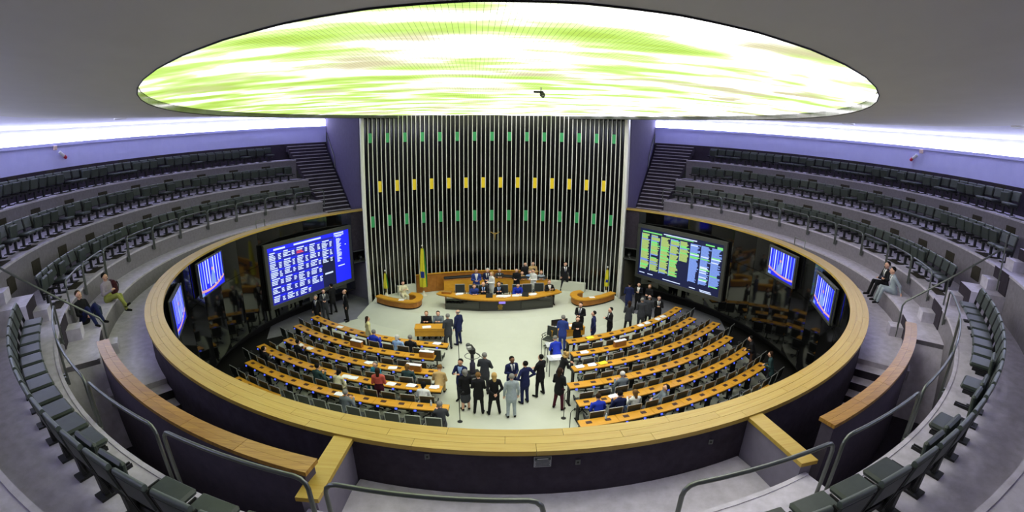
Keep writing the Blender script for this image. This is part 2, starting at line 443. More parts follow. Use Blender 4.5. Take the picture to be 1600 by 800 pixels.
# stairwells behind the balustrade, low curved walls with wooden tops
for sx, nm in ((-1,'left'), (1,'right')):
    m = MB(); m.ring(12.35, 13.3, 2.9, 3.05, sx*150, sx*167)
    st = struct('stair_well_'+nm, m, CARPETD, 'dark stairwell floor behind the '+nm+' balustrade')
    for k in range(8):
        a = 138.4+1.9*k; s = MB(); s.ring(12.35, 13.3, 3.0, 4.42-.19*k, sx*a, sx*(a+1.95), 2, mi=1, mt=0); ob('step', s.mesh('step', [CARPET, CARPETD]), st)
    m = MB(); m.ring(13.5, 14.62, 3.0, 3.5, sx*138, sx*166); m.ring(13.55, 14.62, 3.0, 5.11, sx*134.6, sx*140.5, z1b=3.5, mi=1)
    struct('floor_trench_'+nm, m, [CARPETD, CARPET], 'dark sunken passage between low wall and front tier, '+nm)
    e1 = 165.6 if sx < 0 else 162.6
    m = MB(); m.ring(0, 0, 3.0, 5.50, sx*135.6, sx*e1, 20, fn=lambda t: (13.42-.16*t, 13.66-.16*t))
    lw = struct('wall_low_'+nm, m, mat('dark_low_wall', (84,77,90), .95, .1, var=.12, scale=6, bump=.2), 'low curved wall with a wooden top, '+nm+' stairwell')
    for k in range(6):
        dk_ = (e1+.2-135.5)/6; a = 135.5+dk_*k
        for j in range(2):
            b = MB(); t0 = k/6
            b.ring(0, 0, 5.5, 5.565, sx*(a+.012), sx*(a+dk_-.02), 5, fn=lambda t, k=k, j=j: (13.38-.16*(k+t)/6+.155*j, 13.38-.16*(k+t)/6+.155*j+.152))
            ob('wood_board', b.mesh('wood_board', WOODR), lw)
    # short straight cross wall from the balustrade
    x0 = sx*3.12; m = MB(); m.prism([(x0-.10, -11.9), (x0+.10, -11.9), (x0+sx*.16+.10, -13.3), (x0+sx*.16-.10, -13.3)], 3.0, 5.28)
    cw = struct('wall_cross_'+nm, m, mat('lilac_cross_wall', (128,122,138), .9, .1, var=.08, scale=5), 'short cross wall with a wooden top behind the '+nm+' balustrade')
    b = MB(); b.prism([(x0-.15, -11.98), (x0+.15, -11.98), (x0+sx*.17+.15, -13.34), (x0+sx*.17-.15, -13.34)], 5.28, 5.345); ob('wood_board', b.mesh('wood_board', WOOD), cw)

# balustrade with wooden top boards
m = MB(); m.ring(12.0, 12.34, 3.0, 5.30, 38.6, 321.4, 100)
rim = struct('balustrade', m, RIMD, 'round dark balustrade with a broad wooden top')
seg = 282.8/36
for j, (ra, rb) in enumerate(((11.87, 12.045), (12.05, 12.22), (12.225, 12.40))):
    b = MB(); b.ring(ra, rb, 5.30, ZR, -seg/2+.012, seg/2-.012, 5); me = b.mesh('wood_board', WOOD)
    for k in range(36):
        a = 38.6+seg*(k+.5)+(0, seg*.5, seg*.25)[j]
        if a+seg/2 > 321.5: a -= 0
        if j and k == 35: continue
        ob('wood_board', me, rim, (0,0,0), -rad(a))
for j, (ra, rb) in enumerate(((12.05, 12.22), (12.225, 12.40))):
    w = (.5, .25)[j]*seg; v = seg-w
    b = MB(); b.ring(ra, rb, 5.30, ZR, -w/2, w/2, 3); ob('wood_board', b.mesh('wood_board', WOOD), rim, (0,0,0), -rad(38.6+w/2))
    b = MB(); b.ring(ra, rb, 5.30, ZR, -v/2, v/2, 3); ob('wood_board', b.mesh('wood_board', WOOD), rim, (0,0,0), -rad(321.4-v/2))
# inner wall of black glass panels under the balustrade
m = MB(); m.ring(12.05, 12.15, .8, 5.2, 43.2, 316.8, 60); m.ring(12.0, 13.1, .78, .88, 43.2, 316.8, 60); m.ring(13.0, 13.1, 0, .9, 43.2, 316.8, 60)
wi = struct('wall_inner', m, BLACKM, 'round inner wall of polished black panels')
NP = 36; st_ = (316.8-43.2)/NP
for (z0, z1) in ((.88, 3.72), (3.74, 5.29)):
    w = 2*11.93*math.tan(rad(st_/2))-.012
    b = MB(); b.box((0, 0, 0), (w, .05, z1-z0)); me = b.mesh('glass_panel', BLACKG)
    for k in range(NP):
        a = 43.2+st_*(k+.5); x, y = pol(11.95, a); ob('glass_panel', me, wi, (x, y, (z0+z1)/2), -rad(a))

# ceiling: grey shell rising from the lens-shaped opening, then a pale soffit and the cove
EX, EY, EA, EB = -.41, -1.43, 9.34, 12.63
n = 72; V = []; F = []
for k in range(n):
    t = 2*PI*k/n; V.append((EX+EA*math.cos(t), EY+EB*math.sin(t), 10.43))
for k in range(n):
    t = math.atan2(V[k][1]/1.0, V[k][0]); V.append((17.0*math.cos(t), 17.0*math.sin(t), 11.08))
for k in range(n): F.append((k, (k+1) % n, n+(k+1) % n, n+k))
m = MB(); m.add(V, F, 0, True)
V2 = [V[k] for k in range(n)]+[(v[0], v[1], 10.62) for v in V[:n]]
m.add(V2, [(k, (k+1) % n, n+(k+1) % n, n+k) for k in range(n)], 1)
V3 = V[n:]+[(v[0], v[1], 11.2) for v in V[n:]]
m.add(V3, [(k, (k+1) % n, n+(k+1) % n, n+k) for k in range(n)], 0)
V4 = [(v[0], v[1], 11.16) for v in V[n:]]+[(v[0]*20.45/17, v[1]*20.45/17, 11.02) for v in V[n:]]
m.add(V4, [(k, (k+1) % n, n+(k+1) % n, n+k) for k in range(n)], 2, True)
struct('ceiling', m, [CEIL, mat('opening_edge', (46,52,46), .25, .6, var=.1, scale=5), SOFFIT], 'grey plaster ceiling around the luminous opening')
m = MB(); m.tube([(EX+EA*math.cos(2*PI*k/n), EY+EB*math.sin(2*PI*k/n), 10.425) for k in range(n+1)], .012, 4, caps=False)
struct('trim_3', m, BLACKM, 'thin black edge of the ceiling opening')
# luminous lens with fine louvre
cl = thing('ceiling_light', 'huge oval luminous ceiling of green and white light behind a louvre', 'ceiling light', (EX, EY, 10.56))
m = MB(); m.add([((EA-.01)*math.cos(2*PI*k/n), (EB-.01)*math.sin(2*PI*k/n), .02) for k in range(n)], [tuple(range(n))]); ob('luminous_panel', m.mesh('luminous_panel', GRIDM), cl)
m = MB(); SP = .0625; w = .0016
k = -EA+SP
while k < EA:
    h = EB*math.sqrt(1-(k/EA)**2); m.add([(k-w,-h,0),(k+w,-h,0),(k+w,h,0),(k-w,h,0)], [(0,1,2,3)]); k += SP
k = -EB+SP
while k < EB:
    h = EA*math.sqrt(1-(k/EB)**2); m.add([(-h,k-w,.001),(-h,k+w,.001),(h,k+w,.001),(h,k-w,.001)], [(0,1,2,3)]); k += SP
lg = ob('louvre', m.mesh('louvre', mat('louvre_aluminium', (120,122,112), .5, .5, metal=.2, var=.03, scale=4)), cl); lg['kind'] = 'stuff'
# cove lamps: one long luminous strip on each side
for sx, nm in ((-1,'left'),(1,'right')):
    m = MB(); m.ring(20.16, 20.2, 10.37, 10.80, sx*35.8, sx*150, 60); o = ob('cove_lamp', m.mesh('cove_lamp', COVEM)); tag(o, 'bright white cove lamp strip above the '+nm+' gallery wall', 'cove light')

# ================================================================ GALLERY FURNITURE
def Rx(a): return Matrix.Rotation(a, 3, 'X')
def Rz(a): return Matrix.Rotation(a, 3, 'Z')
# one folding chair, seat down or folded up; faces local +Y
g_seat = MB().bbox((0, .02, .41), (.50, .46, .085), .03).mesh('gallery_seat', UPH)
g_seat_up = MB().bbox((0, -.165, .60), (.50, .085, .40), .03, R=Rx(-.1)).mesh('gallery_seat_up', UPH)
mb = MB(); mb.bbox((0, -.28, .685), (.50, .08, .34), .03, R=Rx(.2)); g_back = mb.mesh('gallery_back', UPH)
mb = MB(); mb.tube([(-.25, -.315, .85), (.25, -.315, .85)], .038, 8); g_roll = mb.mesh('gallery_back_roll', UPHT)
mb = MB()
for sx in (-1, 1):
    mb.box((sx*.272, -.24, .52), (.018, .07, .62), R=Rx(.2)); mb.box((sx*.272, -.02, .37), (.018, .40, .05))
mb.box((0, -.17, .31), (.56, .06, .06)); mb.box((0, -.17, .15), (.10, .07, .30)); mb.box((0, -.12, .015), (.20, .34, .03))
g_frame = mb.mesh('gallery_chair_frame', PLAST)
def gallery_chair(R, a, z, up, label, group):
    x, y = pol(R, a)
    t = thing('gallery_chair', label, 'chair', (x, y, z), PI-rad(a), group)
    ob('seat', g_seat_up if up else g_seat, t); b = ob('backrest', g_back, t); ob('back_roll', g_roll, b); ob('frame', g_frame, t)
for sx, side in ((-1,'left'), (1,'right')):
    for row, R, z, a0, a1, pitch, pu in (('front',15.10,5.75,47.6,124.0,2.2,.45), ('middle',16.98,6.97,48.5,123.6,1.97,.62), ('back',18.78,8.19,50.0,114.5,1.78,.62)):
        k = 0; a = a0
        while a < a1:
            k += 1
            gallery_chair(R, sx*a, z, random.random() < pu, f'dark green folding chair, {nth(k)} from the stage stairs, {side} gallery {row} row', f'{side} gallery {row} row chairs')
            a += pitch
    k = 0; a = 133.6
    ups = {12, 13, 17} if sx < 0 else {9, 11, 12, 14, 15}
    while a < 175:
        k += 1
        gallery_chair(15.10, sx*a, 5.75, k in ups, f'dark green padded chair, {nth(k)} from the {side} side steps, near end of gallery', f'near {side} gallery chairs')
        a += 2.28
# guard rails: inverted U of steel tube
def rail_mesh(da):
    R, h, z0, c = 14.5, .93, 5.5, .13
    hw = da/2-.17; ca = math.degrees(c/R); P = []
    def pt(a, z): return (R*math.sin(rad(a)), R*math.cos(rad(a))-R, z-z0)
    P.append(pt(-hw, z0)); P.append(pt(-hw, z0+h-c))
    for q in (30, 60): P.append(pt(-hw+ca*(1-math.cos(rad(q))), z0+h-c+c*math.sin(rad(q))))
    for i in range(7): P.append(pt(-hw+ca+(2*hw-2*ca)*i/6, z0+h))
    for q in (60, 30): P.append(pt(hw-ca*(1-math.cos(rad(q))), z0+h-c+c*math.sin(rad(q))))
    P.append(pt(hw, z0+h-c)); P.append(pt(hw, z0))
    m = MB(); m.tube(P, .026, 8); top = m.mesh('rail_tube', STEEL)
    br = []
    for s_ in (-hw, hw):
        m = MB(); x, y, z = pt(s_, z0+.10); m.bbox((x, y+.035, z), (.07, .07, .14), .008); br.append(m.mesh('rail_bracket', STEEL))
    return top, br
RM = {}
for sx, side in ((-1,'left'), (1,'right')):
    spans = [(44.6+8*k, 52.6+8*k) for k in range(10)]
    for i, (a, b) in enumerate(spans):
        w = round(b-a, 2); RM.setdefault(w, rail_mesh(w)); x, y = pol(14.5, sx*(a+b)/2)
        t = thing('guard_rail', f'steel tube guard rail, {nth(i+1)} from the stage stairs along the {side} front row', 'guard rail', (x, y, 5.5), -rad(sx*(a+b)/2), f'{side} gallery guard rails')
        ob('rail_tube', RM[w][0], t); [ob('bracket', q_, t) for q_ in RM[w][1]]
    for i, (a, b) in enumerate(((133,142.3), (142.5,151.7), (152,160.3), (160.6,169), (169.4,177.6))):
        w = round(b-a, 2); RM.setdefault(w, rail_mesh(w)); x, y = pol(14.5, sx*(a+b)/2)
        t = thing('guard_rail', f'steel tube guard rail, {nth(i+1)} past the side steps, near {side} gallery', 'guard rail', (x, y, 5.5), -rad(sx*(a+b)/2), f'near {side} guard rails')
        ob('rail_tube', RM[w][0], t); [ob('bracket', q_, t) for q_ in RM[w][1]]
# long sloping handrails at the side steps
def handrail(pts, feet, label):
    c = Vector(pts[0]); t = thing('handrail', label, 'handrail', c)
    m = MB(); m.tube([Vector(p)-c for p in pts], .03, 8); ob('rail_tube', m.mesh('rail_tube', STEEL), t)
    for a, b in feet:
        m = MB(); m.tube([Vector(a)-c, Vector(b)-c], .026, 8); ob('post', m.mesh('post', STEEL), t)
def p3(R, a, z): x, y = pol(R, a); return (x, y, z)
for sx, side, a in ((-1,'left',-129.2), (1,'right',128.2)):
    handrail([p3(13.5, a, 4.55), p3(13.5, a, 5.5), p3(13.58, a, 5.64), p3(16.05, a+sx*1.2, 7.55), p3(16.3, a+sx*1.2, 7.62)],
             [(p3(16.1, a+sx*2, 6.5), p3(16.1, a+sx*2, 8.0)), (p3(14.7, a+sx*.6, 5.75), p3(14.7, a+sx*.6, 6.46))], f'long sloping steel handrail beside the {side} side steps')
    # thin rail at the top of the stage-end stair
    handrail([p3(19.75, sx*36.2, 9.1), p3(19.75, sx*36.2, 9.85), p3(17.6, sx*36.9, 8.2), p3(17.6, sx*36.9, 7.5)], [], f'thin handrail at the top of the {side} stage-end stair')
# small steel hoops on the balustrade
for side, a0, a1 in (('left', -71.2, -68.4), ('right', 91.2, 94.9)):
    am = (a0+a1)/2; c = Vector(p3(12.45, am, 5.0)); m = MB()
    m.tube([Vector(p3(12.45, a0, 5.0))-c, Vector(p3(12.45, a0, 5.72))-c, Vector(p3(12.45, a1, 5.72))-c, Vector(p3(12.45, a1, 5.0))-c], .022, 6)
    o = ob('rail_hoop', m.mesh('rail_hoop', STEEL), None, c); tag(o, f'small steel hoop behind the {side} balustrade', 'rail')
# plaque and small plates on the outside of the balustrade
t = thing('notice_plaque', 'small grey notice plaque with dark heading on the near balustrade', 'plaque', (-.335, -12.365, 5.17))
ob('board', MB().bbox((0,0,0), (.24, .02, .18), .004).mesh('board', mat('plaque_grey', (150,152,156), .6, .3, var=.05, scale=20)), t)
ob('heading', MB().box((0,-.011,.058), (.22, .006, .045)).mesh('heading', mat('plaque_dark', (62,70,68), .6, .3, var=.05, scale=20)), t)
m = MB()
for k in range(5): m.box((0, -.0115, .018-.021*k), (.20-.02*(k % 2), .004, .006))
m.box((0, -.0145, .058), (.15, .004, .010), mi=1)
ob('lettering', m.mesh('lettering', [PLAST, WHITEP]), t)
for x, z, lb in ((-1.91, 5.19, 'grey wall plate with dark switch left of the plaque'), (.16, 5.12, 'small dark wall plate right of the plaque'), (2.30, 5.06, 'grey wall plate near the right cross wall')):
    yy = -math.sqrt(12.36**2-x*x); t = thing('wall_plate', lb, 'wall plate', (x, yy-.004, z), -x/12.36)
    ob('plate', MB().bbox((0,0,0), (.07, .012, .09), .004).mesh('plate', GREY), t); ob('switch', MB().bbox((0,-.008,0), (.03, .01, .03), .003).mesh('switch', PLAST), t)
# devices on the purple wall
for sx, side in ((-1,'left'), (1,'right')):
    t = thing('wall_siren', f'small white and red cylinder on the {side} purple wall', 'siren', (sx*19.88, -.3*-sx*0-.3, 9.82), 0)
    R = Matrix.Rotation(rad(55), 3, 'X') @ Matrix.Rotation(0, 3, 'Z')
    ob('body', MB().lathe([(.07,-.2),(.075,-.12),(.075,.2),(.06,.22)], n=14, R=R).mesh('body', WHITEP), t)
    ob('cap', MB().lathe([(.075,-.3),(.08,-.28),(.08,-.12)], n=14, R=R).mesh('cap', REDP), t)
    o = ob('wall_lamp', MB().bbox((0,0,0), (.1, .22, .2), .02).mesh('wall_lamp', mat('pale_orange', (235,205,190), .5, .4, var=.03, scale=9)), None, (sx*19.86, -.75, 10.14)); tag(o, f'small pale box under the ledge of the {side} purple wall', 'wall box')
# recessed spots in the pale soffit
for i, (x, y, lb) in enumerate(((-17.3, 1.2, 'recessed round spotlight in the soffit above the left gallery'), (12.6, -11.3, 'recessed round spotlight in the soffit, nearest on the right'), (14.9, -9.0, 'recessed round spotlight in the soffit above the right steps'), (17.3, 2.2, 'recessed round spotlight in the soffit above the right gallery'))):
    t = thing('recessed_spotlight', lb, 'spotlight', (x, y, 11.07 if math.hypot(x, y) > 17.6 else 11.1))
    ob('trim_ring', MB().lathe([(.24,-.02),(.30,-.04),(.33,-.02),(.33,.05)], n=20).mesh('trim_ring', WHITEP), t)
    ob('reflector', MB().lathe([(.23,-.018),(.15,.03)], n=20).mesh('reflector', PLAST), t)
# camera hanging under the luminous ceiling
t = thing('ceiling_camera', 'small black camera hanging under the luminous ceiling', 'camera', (.34, -6.19, 10.56))
ob('stem', MB().tube([(0,0,0),(0,0,-.1)], .02, 8).mesh('stem', WHITEP), t)
ob('bracket', MB().bbox((-.06,0,-.11), (.24,.05,.05), .01).mesh('bracket', PLAST), t)
b = ob('body', MB().bbox((.03,-.02,-.17), (.11,.16,.09), .02, R=Rx(.5)).mesh('body', PLAST), t)
ob('lens', MB().lathe([(.03,-.04),(.035,0),(.03,.05)], c=(.03,-.11,-.22), n=12, R=Rx(2.0)).mesh('lens', GREY), b)

# ================================================================ SCREENS
def screen(label, p0, p1, z0, z1, bez, fill, back=.14):
    p0, p1 = Vector(p0), Vector(p1); d = p1-p0; w, h = d.length, z1-z0
    t = thing('display_screen', label, 'screen', ((p0.x+p1.x)/2, (p0.y+p1.y)/2, (z0+z1)/2), math.atan2(d.y, d.x))
    m = MB(); m.bbox((0, .05, 0), (w, back, h), .02); cs = ob('casing', m.mesh('casing', FRAMEM), t)
    m = MB(); b = bez
    m.bbox((0, -.035, h/2-b/2), (w, .05, b), .01); m.bbox((0, -.035, -h/2+b/2), (w, .05, b), .01)
    for s_ in (-1, 1): m.bbox((s_*(w/2-b/2), -.035, 0), (b, .05, h-2*b), .01)
    ob('bezel', m.mesh('bezel', FRAMEM), cs)
    W_, H_ = w-2*b, h-2*b
    def rect(mb, u0, v0, u1, v1, mi, dy=0):   # u 0..1 left-right, v 0..1 top-down
        x0, x1 = -W_/2+u0*W_, -W_/2+u1*W_; za, zb = H_/2-v0*H_, H_/2-v1*H_; y = -.022-dy
        mb.add([(x0,y,zb),(x1,y,zb),(x1,y,za),(x0,y,za)], [(0,1,2,3)], mi)
    bg = MB(); tx = MB(); bmats, tmats = fill(bg, tx, rect)
    dp = ob('display', bg.mesh('display', bmats), t); pc = ob('picture', tx.mesh('picture', tmats), dp); pc['kind'] = 'stuff'
    return t
rs = random.Random(3)
def fill_left(bg, tx, R):
    R(bg, 0, 0, 1, 1, 0)
    R(tx, .30, .025, .63, .055, 0, .004); R(tx, .07, .03, .2, .06, 0, .004); R(tx, .80, .02, .93, .045, 0, .004)
    R(bg, .0, .07, .79, 1, 1, .002)
    R(bg, .62, .47, .79, 1, 2, .0025)
    cols = [0.01, .165, .32, .475, .63]; nr = [6, 6, 6, 5.4, 2.6]
    for c, x in enumerate(cols):
        for r in range(int(round(nr[c]))):
            v = .085+.152*r+.006*c
            if v > .97: continue
            R(bg, x, v, x+.15, v+.032, 0, .003); R(tx, x+.012, v+.006, x+.012+rs.uniform(.05,.09), v+.026, 0, .005)
            for l in range(rs.choice((3,3,4))):
                q = v+.042+.027*l
                if q+.02 > .99: continue
                k = 2 if (c == 2 and r == 0 and l in (1,2)) else 0
                R(tx, x+.006, q, x+.006+rs.uniform(.045,.085), q+.017, k, .005); R(tx, x+.105, q, x+.105+rs.uniform(.02,.035), q+.017, 0, .005)
    for l in range(22): R(tx, .825, .13+.021*l, .825+rs.uniform(.03,.07), .13+.021*l+.014, 0, .005)
    R(tx, .80, .06, .93, .078, 0, .005); R(tx, .82, .085, .9, .1, 0, .005); R(tx, .83, .66, .92, .68, 0, .005); R(tx, .65, .73, .755, .76, 0, .005); R(tx, .94, .27, .955, .29, 0, .005)
    return [BLUES, BLUED, NAVYS], [TXTW, TXTG, TXTR]
def fill_right(bg, tx, R):
    R(bg, 0, 0, 1, 1, 0)
    R(tx, .03, .05, .28, .075, 1, .004); R(tx, .30, .03, .70, .048, 0, .004); R(tx, .33, .055, .66, .07, 1, .004); R(tx, .80, .05, .9, .075, 1, .004); R(tx, .93, .055, .99, .11, 1, .004)
    xs = [.02, .145, .27, .39, .505, .63, .755, .875]
    for c, x in enumerate(xs):
        R(tx, x, .1, x+.012, .86 if c != 4 else .5, 3, .003)
        for l in range(34 if c < 4 else (18 if c == 4 else 34)):
            if c == 1 and l in (19, 20): continue
            v = .1+.022*l
            k = rs.choices((2,1,3), (.72,.16,.12))[0] if c < 5 else rs.choices((3,1,0), (.8,.08,.12))[0]
            R(tx, x+.004, v, x+.004+rs.uniform(.075,.115), v+.0205, k, .0045)
    for u, v, w in ((.02,.93,.07), (.13,.93,.07), (.33,.95,.22), (.66,.955,.07), (.78,.95,.13), (.79,.975,.13)): R(tx, u, v, u+w, v+.016, 0, .004)
    return [NAVYS], [TXTW, TXTG, TXTY, TXTB]
def fill_slats(seed, mirror):
    def f(bg, tx, R):
        q = random.Random(seed); R(bg, 0, 0, 1, 1, 0)
        u = .02
        while u < .97:
            w = q.uniform(.02, .045); R(tx, u, 0, min(1, u+w), q.uniform(.72, .95), q.choice((0,0,1)), .003); u += w+q.uniform(.05, .09)
        # lectern rim across the bottom and a pale standing figure
        prev = None
        for i in range(13):
            s = i/12; v = .80+.16*math.sin(PI*(s*.9+.05))*(.6 if mirror else .8) - (.1*(1-s) if mirror else .1*s)
            R(tx, s*.95, v, s*.95+.085, v+.07, 2, .005)
        R(tx, 0, .9, .12, 1, 1, .004)
        c = .55 if not mirror else .45
        for v, h in ((.40,.035),(.46,.05),(.52,.075),(.58,.085),(.64,.09),(.70,.095),(.76,.1)): R(tx, c-h, v, c+h, v+.065, 1, .006)
        R(tx, c-.035, .31, c+.035, .4, 2, .006)
        return [BLUES], [TXTW, TXTB, PINKS]
    return f
screen('very large blue voting board with columns of white text on the left wall', (-11.28,3.45), (-8.19,8.49), 1.40, 4.64, .2, fill_left)
screen('very large board with yellow-green and pale blue name columns on the right wall', (8.13,8.56), (11.25,3.57), 1.47, 4.62, .2, fill_right)
screen('blue slatted video screen nearest the left voting board', (-11.62,-1.93), (-11.76,.28), 3.85, 5.20, .03, fill_slats(1, False), .08)
screen('blue slatted video screen, nearest the camera on the left inner wall', (-10.36,-5.62), (-11.22,-3.74), 3.85, 5.05, .03, fill_slats(2, False), .08)
screen('blue slatted video screen nearest the right name board', (11.78,.62), (11.64,-1.68), 3.84, 5.20, .1, fill_slats(3, True), .08)
screen('blue slatted video screen, nearest the camera on the right inner wall', (11.27,-3.48), (10.36,-5.66), 3.86, 5.15, .1, fill_slats(4, True), .08)
# equipment on the recess shelves
for sx, side in ((-1,'left'), (1,'right')):
    x, y = pol(12.2, sx*40.6)
    t = thing('studio_camera', f'small studio camera on the {side} recess shelf', 'camera', (x, y, 2.41), -sx*.5)
    ob('body', MB().bbox((0,0,.22), (.2,.34,.2), .03).mesh('body', PLAST), t); ob('lens', MB().lathe([(.06,0),(.07,.14),(.05,.16)], c=(0,-.15,.22), n=12, R=Rx(PI/2)).mesh('lens', GREY), t)
    ob('tripod_head', MB().lathe([(.1,0),(.06,.06),(.04,.13)], n=12).mesh('tripod_head', GREY), t)

# ================================================================ DESK ROWS ON THE FLOOR
DC = (-.2, 14.75)               # centre of the desk arcs
DR = {k: 13.78+1.23*(k-1) for k in range(1, 8)}
SEATW = .655
def dpol(r, th): return (DC[0]+r*math.sin(rad(th)), DC[1]-r*math.cos(rad(th)))
def arc_pts(r, s0, s1, n=5): return [(r*math.sin((s0+(s1-s0)*i/n)/r), r-r*math.cos((s0+(s1-s0)*i/n)/r)) for i in range(n+1)]
DM = {}
term_m = MB().bbox((0,0,0), (.12,.04,.09), .01, R=Rx(-.5)).mesh('terminal', PLAST)
term_s = MB().box((0,-.024,0), (.085,.006,.06)).mesh('terminal_screen', BLUEG)
inset_m = MB().bbox((0,0,0), (.2,.14,.012), .004).mesh('inset_panel', DKBROWN)
def desk_meshes(row, w):
    key = (row, round(w, 3))
    if key in DM: return DM[key]
    r = DR[row]; m = MB(); n = 6; hw = w/2-.006
    # top board: far edge towards the stage (local +Y); radii are measured to the arc centre
    V = []
    for i in range(n+1):
        s = -hw+2*hw*i/n; a = s/r
        for rr, z in ((r+.21,.715),(r-.21,.715),(r-.21,.755),(r+.21,.755)): V.append((rr*math.sin(a), r-rr*math.cos(a), z))
    F = []
    for i in range(n):
        b = i*4; d = b+4
        F += [(b,d,d+1,b+1),(b+1,d+1,d+2,b+2),(b+2,d+2,d+3,b+3),(b+3,d+3,d,b)]
    F += [(0,1,2,3), (n*4+3,n*4+2,n*4+1,n*4)]
    m.add(V, F); top = m.mesh('desk_top', WOODD)
    m = MB(); V = []
    for i in range(n+1):
        s = -hw+2*hw*i/n; a = s/r
        for rr, z in ((r+.20,.655),(r-.19,.655),(r-.19,.714),(r+.20,.714)): V.append((rr*math.sin(a), r-rr*math.cos(a), z))
    m.add(V, F); shelf = m.mesh('under_shelf', PLAST)
    a = -hw/r; m = MB(); m.bbox(((r)*math.sin(a)+.03, r-r*math.cos(a), .34), (.05, .24, .66), .008, rz=a); m.bbox(((r)*math.sin(a)+.03, r-r*math.cos(a), .015), (.09, .44, .03), .008, rz=a)
    leg = m.mesh('leg', BLACKM)
    DM[key] = (top, shelf, leg)
    return DM[key]
# floor chair
c_seat = MB().bbox((0, .02, .45), (.50, .48, .08), .03).mesh('chair_seat', LEATHER)
mb = MB(); mb.bbox((0, -.24, .74), (.50, .045, .46), .018, R=Rx(.14)); c_back = mb.mesh('chair_back', LEATHER)
mb = MB()
for sx in (-1, 1): mb.tube([(sx*.255, .2, .43), (sx*.255, -.2, .44), (sx*.255, -.225, .55), (sx*.255, -.275, .965)], .016, 6)
mb.tube([(-.255, -.275, .965), (.255, -.275, .965)], .016, 6)
c_frame = mb.mesh('chair_frame', ALU)
mb = MB()
mb.tube([(.30,-.21,.62),(.30,.16,.66),(.30,.18,.64),(.27,.12,.46)], .018, 6); c_armr = mb.mesh('chair_arm_r', PLAST)
mb = MB(); mb.tube([(-.30,-.21,.62),(-.30,.16,.66),(-.30,.18,.64),(-.27,.12,.46)], .018, 6); c_arml = mb.mesh('chair_arm_l', PLAST)
mb = MB(); mb.tube([(0,0,.08),(0,0,.42)], .03, 8)
for k in range(5):
    a = 2*PI*k/5; mb.tube([(0,0,.09),(.27*math.cos(a),.27*math.sin(a),.05)], .02, 6); mb.sphere((.27*math.cos(a),.27*math.sin(a),.03), .03, 6, 4)
c_base = mb.mesh('chair_base', PLAST)
def floor_chair(x, y, rz, label, group, name='office_chair', z=0):
    t = thing(name, label, 'chair', (x, y, z), rz, group)
    ob('seat', c_seat, t); ob('backrest', c_back, t); ob('frame', c_frame, t); ob('armrest', c_armr, t); ob('armrest', c_arml, t); ob('pedestal', c_base, t)
    return t
# starting angle at the centre aisle, per side and row
START = {(-1,1):9.2, (-1,2):10.3, (-1,3):8.6, (-1,4):7.4, (-1,5):6.0, (-1,6):24.0, (1,1):12.2, (1,2):11.0, (1,3):9.4, (1,4):7.4, (1,5):7.2, (1,6):6.2, (1,7):24.6}
ROWN = {1:'front', 2:'second', 3:'third', 4:'fourth', 5:'fifth', 6:'sixth', 7:'last'}
RAISED = {(-1,2):{(0,1),(2,0)}, (-1,3):{(0,0)}, (1,2):{(1,1)}}
rj = random.Random(11)
lid = MB().bbox((0, -.06, -.02), (.60, .16, .24), .01).mesh('raised_lid', WOODP)
lid_edge = MB().bbox((0, -.06, .115), (.60, .17, .03), .006).mesh('lid_edge', PAPER)
for (sx, row), a0 in START.items():
    side = 'left' if sx < 0 else 'right'; r = DR[row]; th = a0; unit = 0; nch = 0
    dth = math.degrees(SEATW/r)
    while True:
        thc = sx*(th+dth); x, y = dpol(r, thc)
        xe, ye = dpol(r+.6, sx*(th+2*dth))
        if math.hypot(xe, ye) > 11.35 or th > 41: break
        top, shelf, leg = desk_meshes(row, 2*SEATW)
        dk = thing('desk', f'two-seat wooden desk, {nth(unit+1)} from the centre aisle, {side} block {ROWN[row]} row', 'desk', (x, y, 0), rad(thc), f'{side} block desks')
        dt = ob('desk_top', top, dk); ob('under_shelf', shelf, dk); ob('leg', leg, dk)
        for q in (0, 1):
            s = (-.5+q)*SEATW; a = s/r
            px, py = r*math.sin(a), r-r*math.cos(a)
            rr = r-.02; ob('inset_panel', inset_m, dt, (rr*math.sin(a), r-rr*math.cos(a), .758), a)
            rr = r+.235; a2 = a-.10/r; tm = ob('terminal', term_m, dk, (rr*math.sin(a2), r-rr*math.cos(a2), .70), a2); ob('screen', term_s, tm, (0,-.012,.006)).rotation_euler = (-.5,0,0)
            if (unit, q) in RAISED.get((sx, row), ()):
                ld = ob('raised_lid', lid, dk, (px, py+.02, .90), a); ob('lid_edge', lid_edge, ld)
            nch += 1
            tq = sx*(th+dth*(.5 if (q == 0) == (sx > 0) else 1.5)); cx, cy = dpol(r+.67+rj.uniform(-.02,.03), tq)
            if math.hypot(cx, cy) < 11.4:
                floor_chair(cx, cy, rad(tq)+rj.uniform(-.05,.05), f'charcoal office chair with metal frame, {nth(unit*2+(1 if (q == 0) == (sx > 0) else 2))} from the aisle, {side} block {ROWN[row]} row', f'{side} block {ROWN[row]} row chairs')
        th += 2*dth; unit += 1
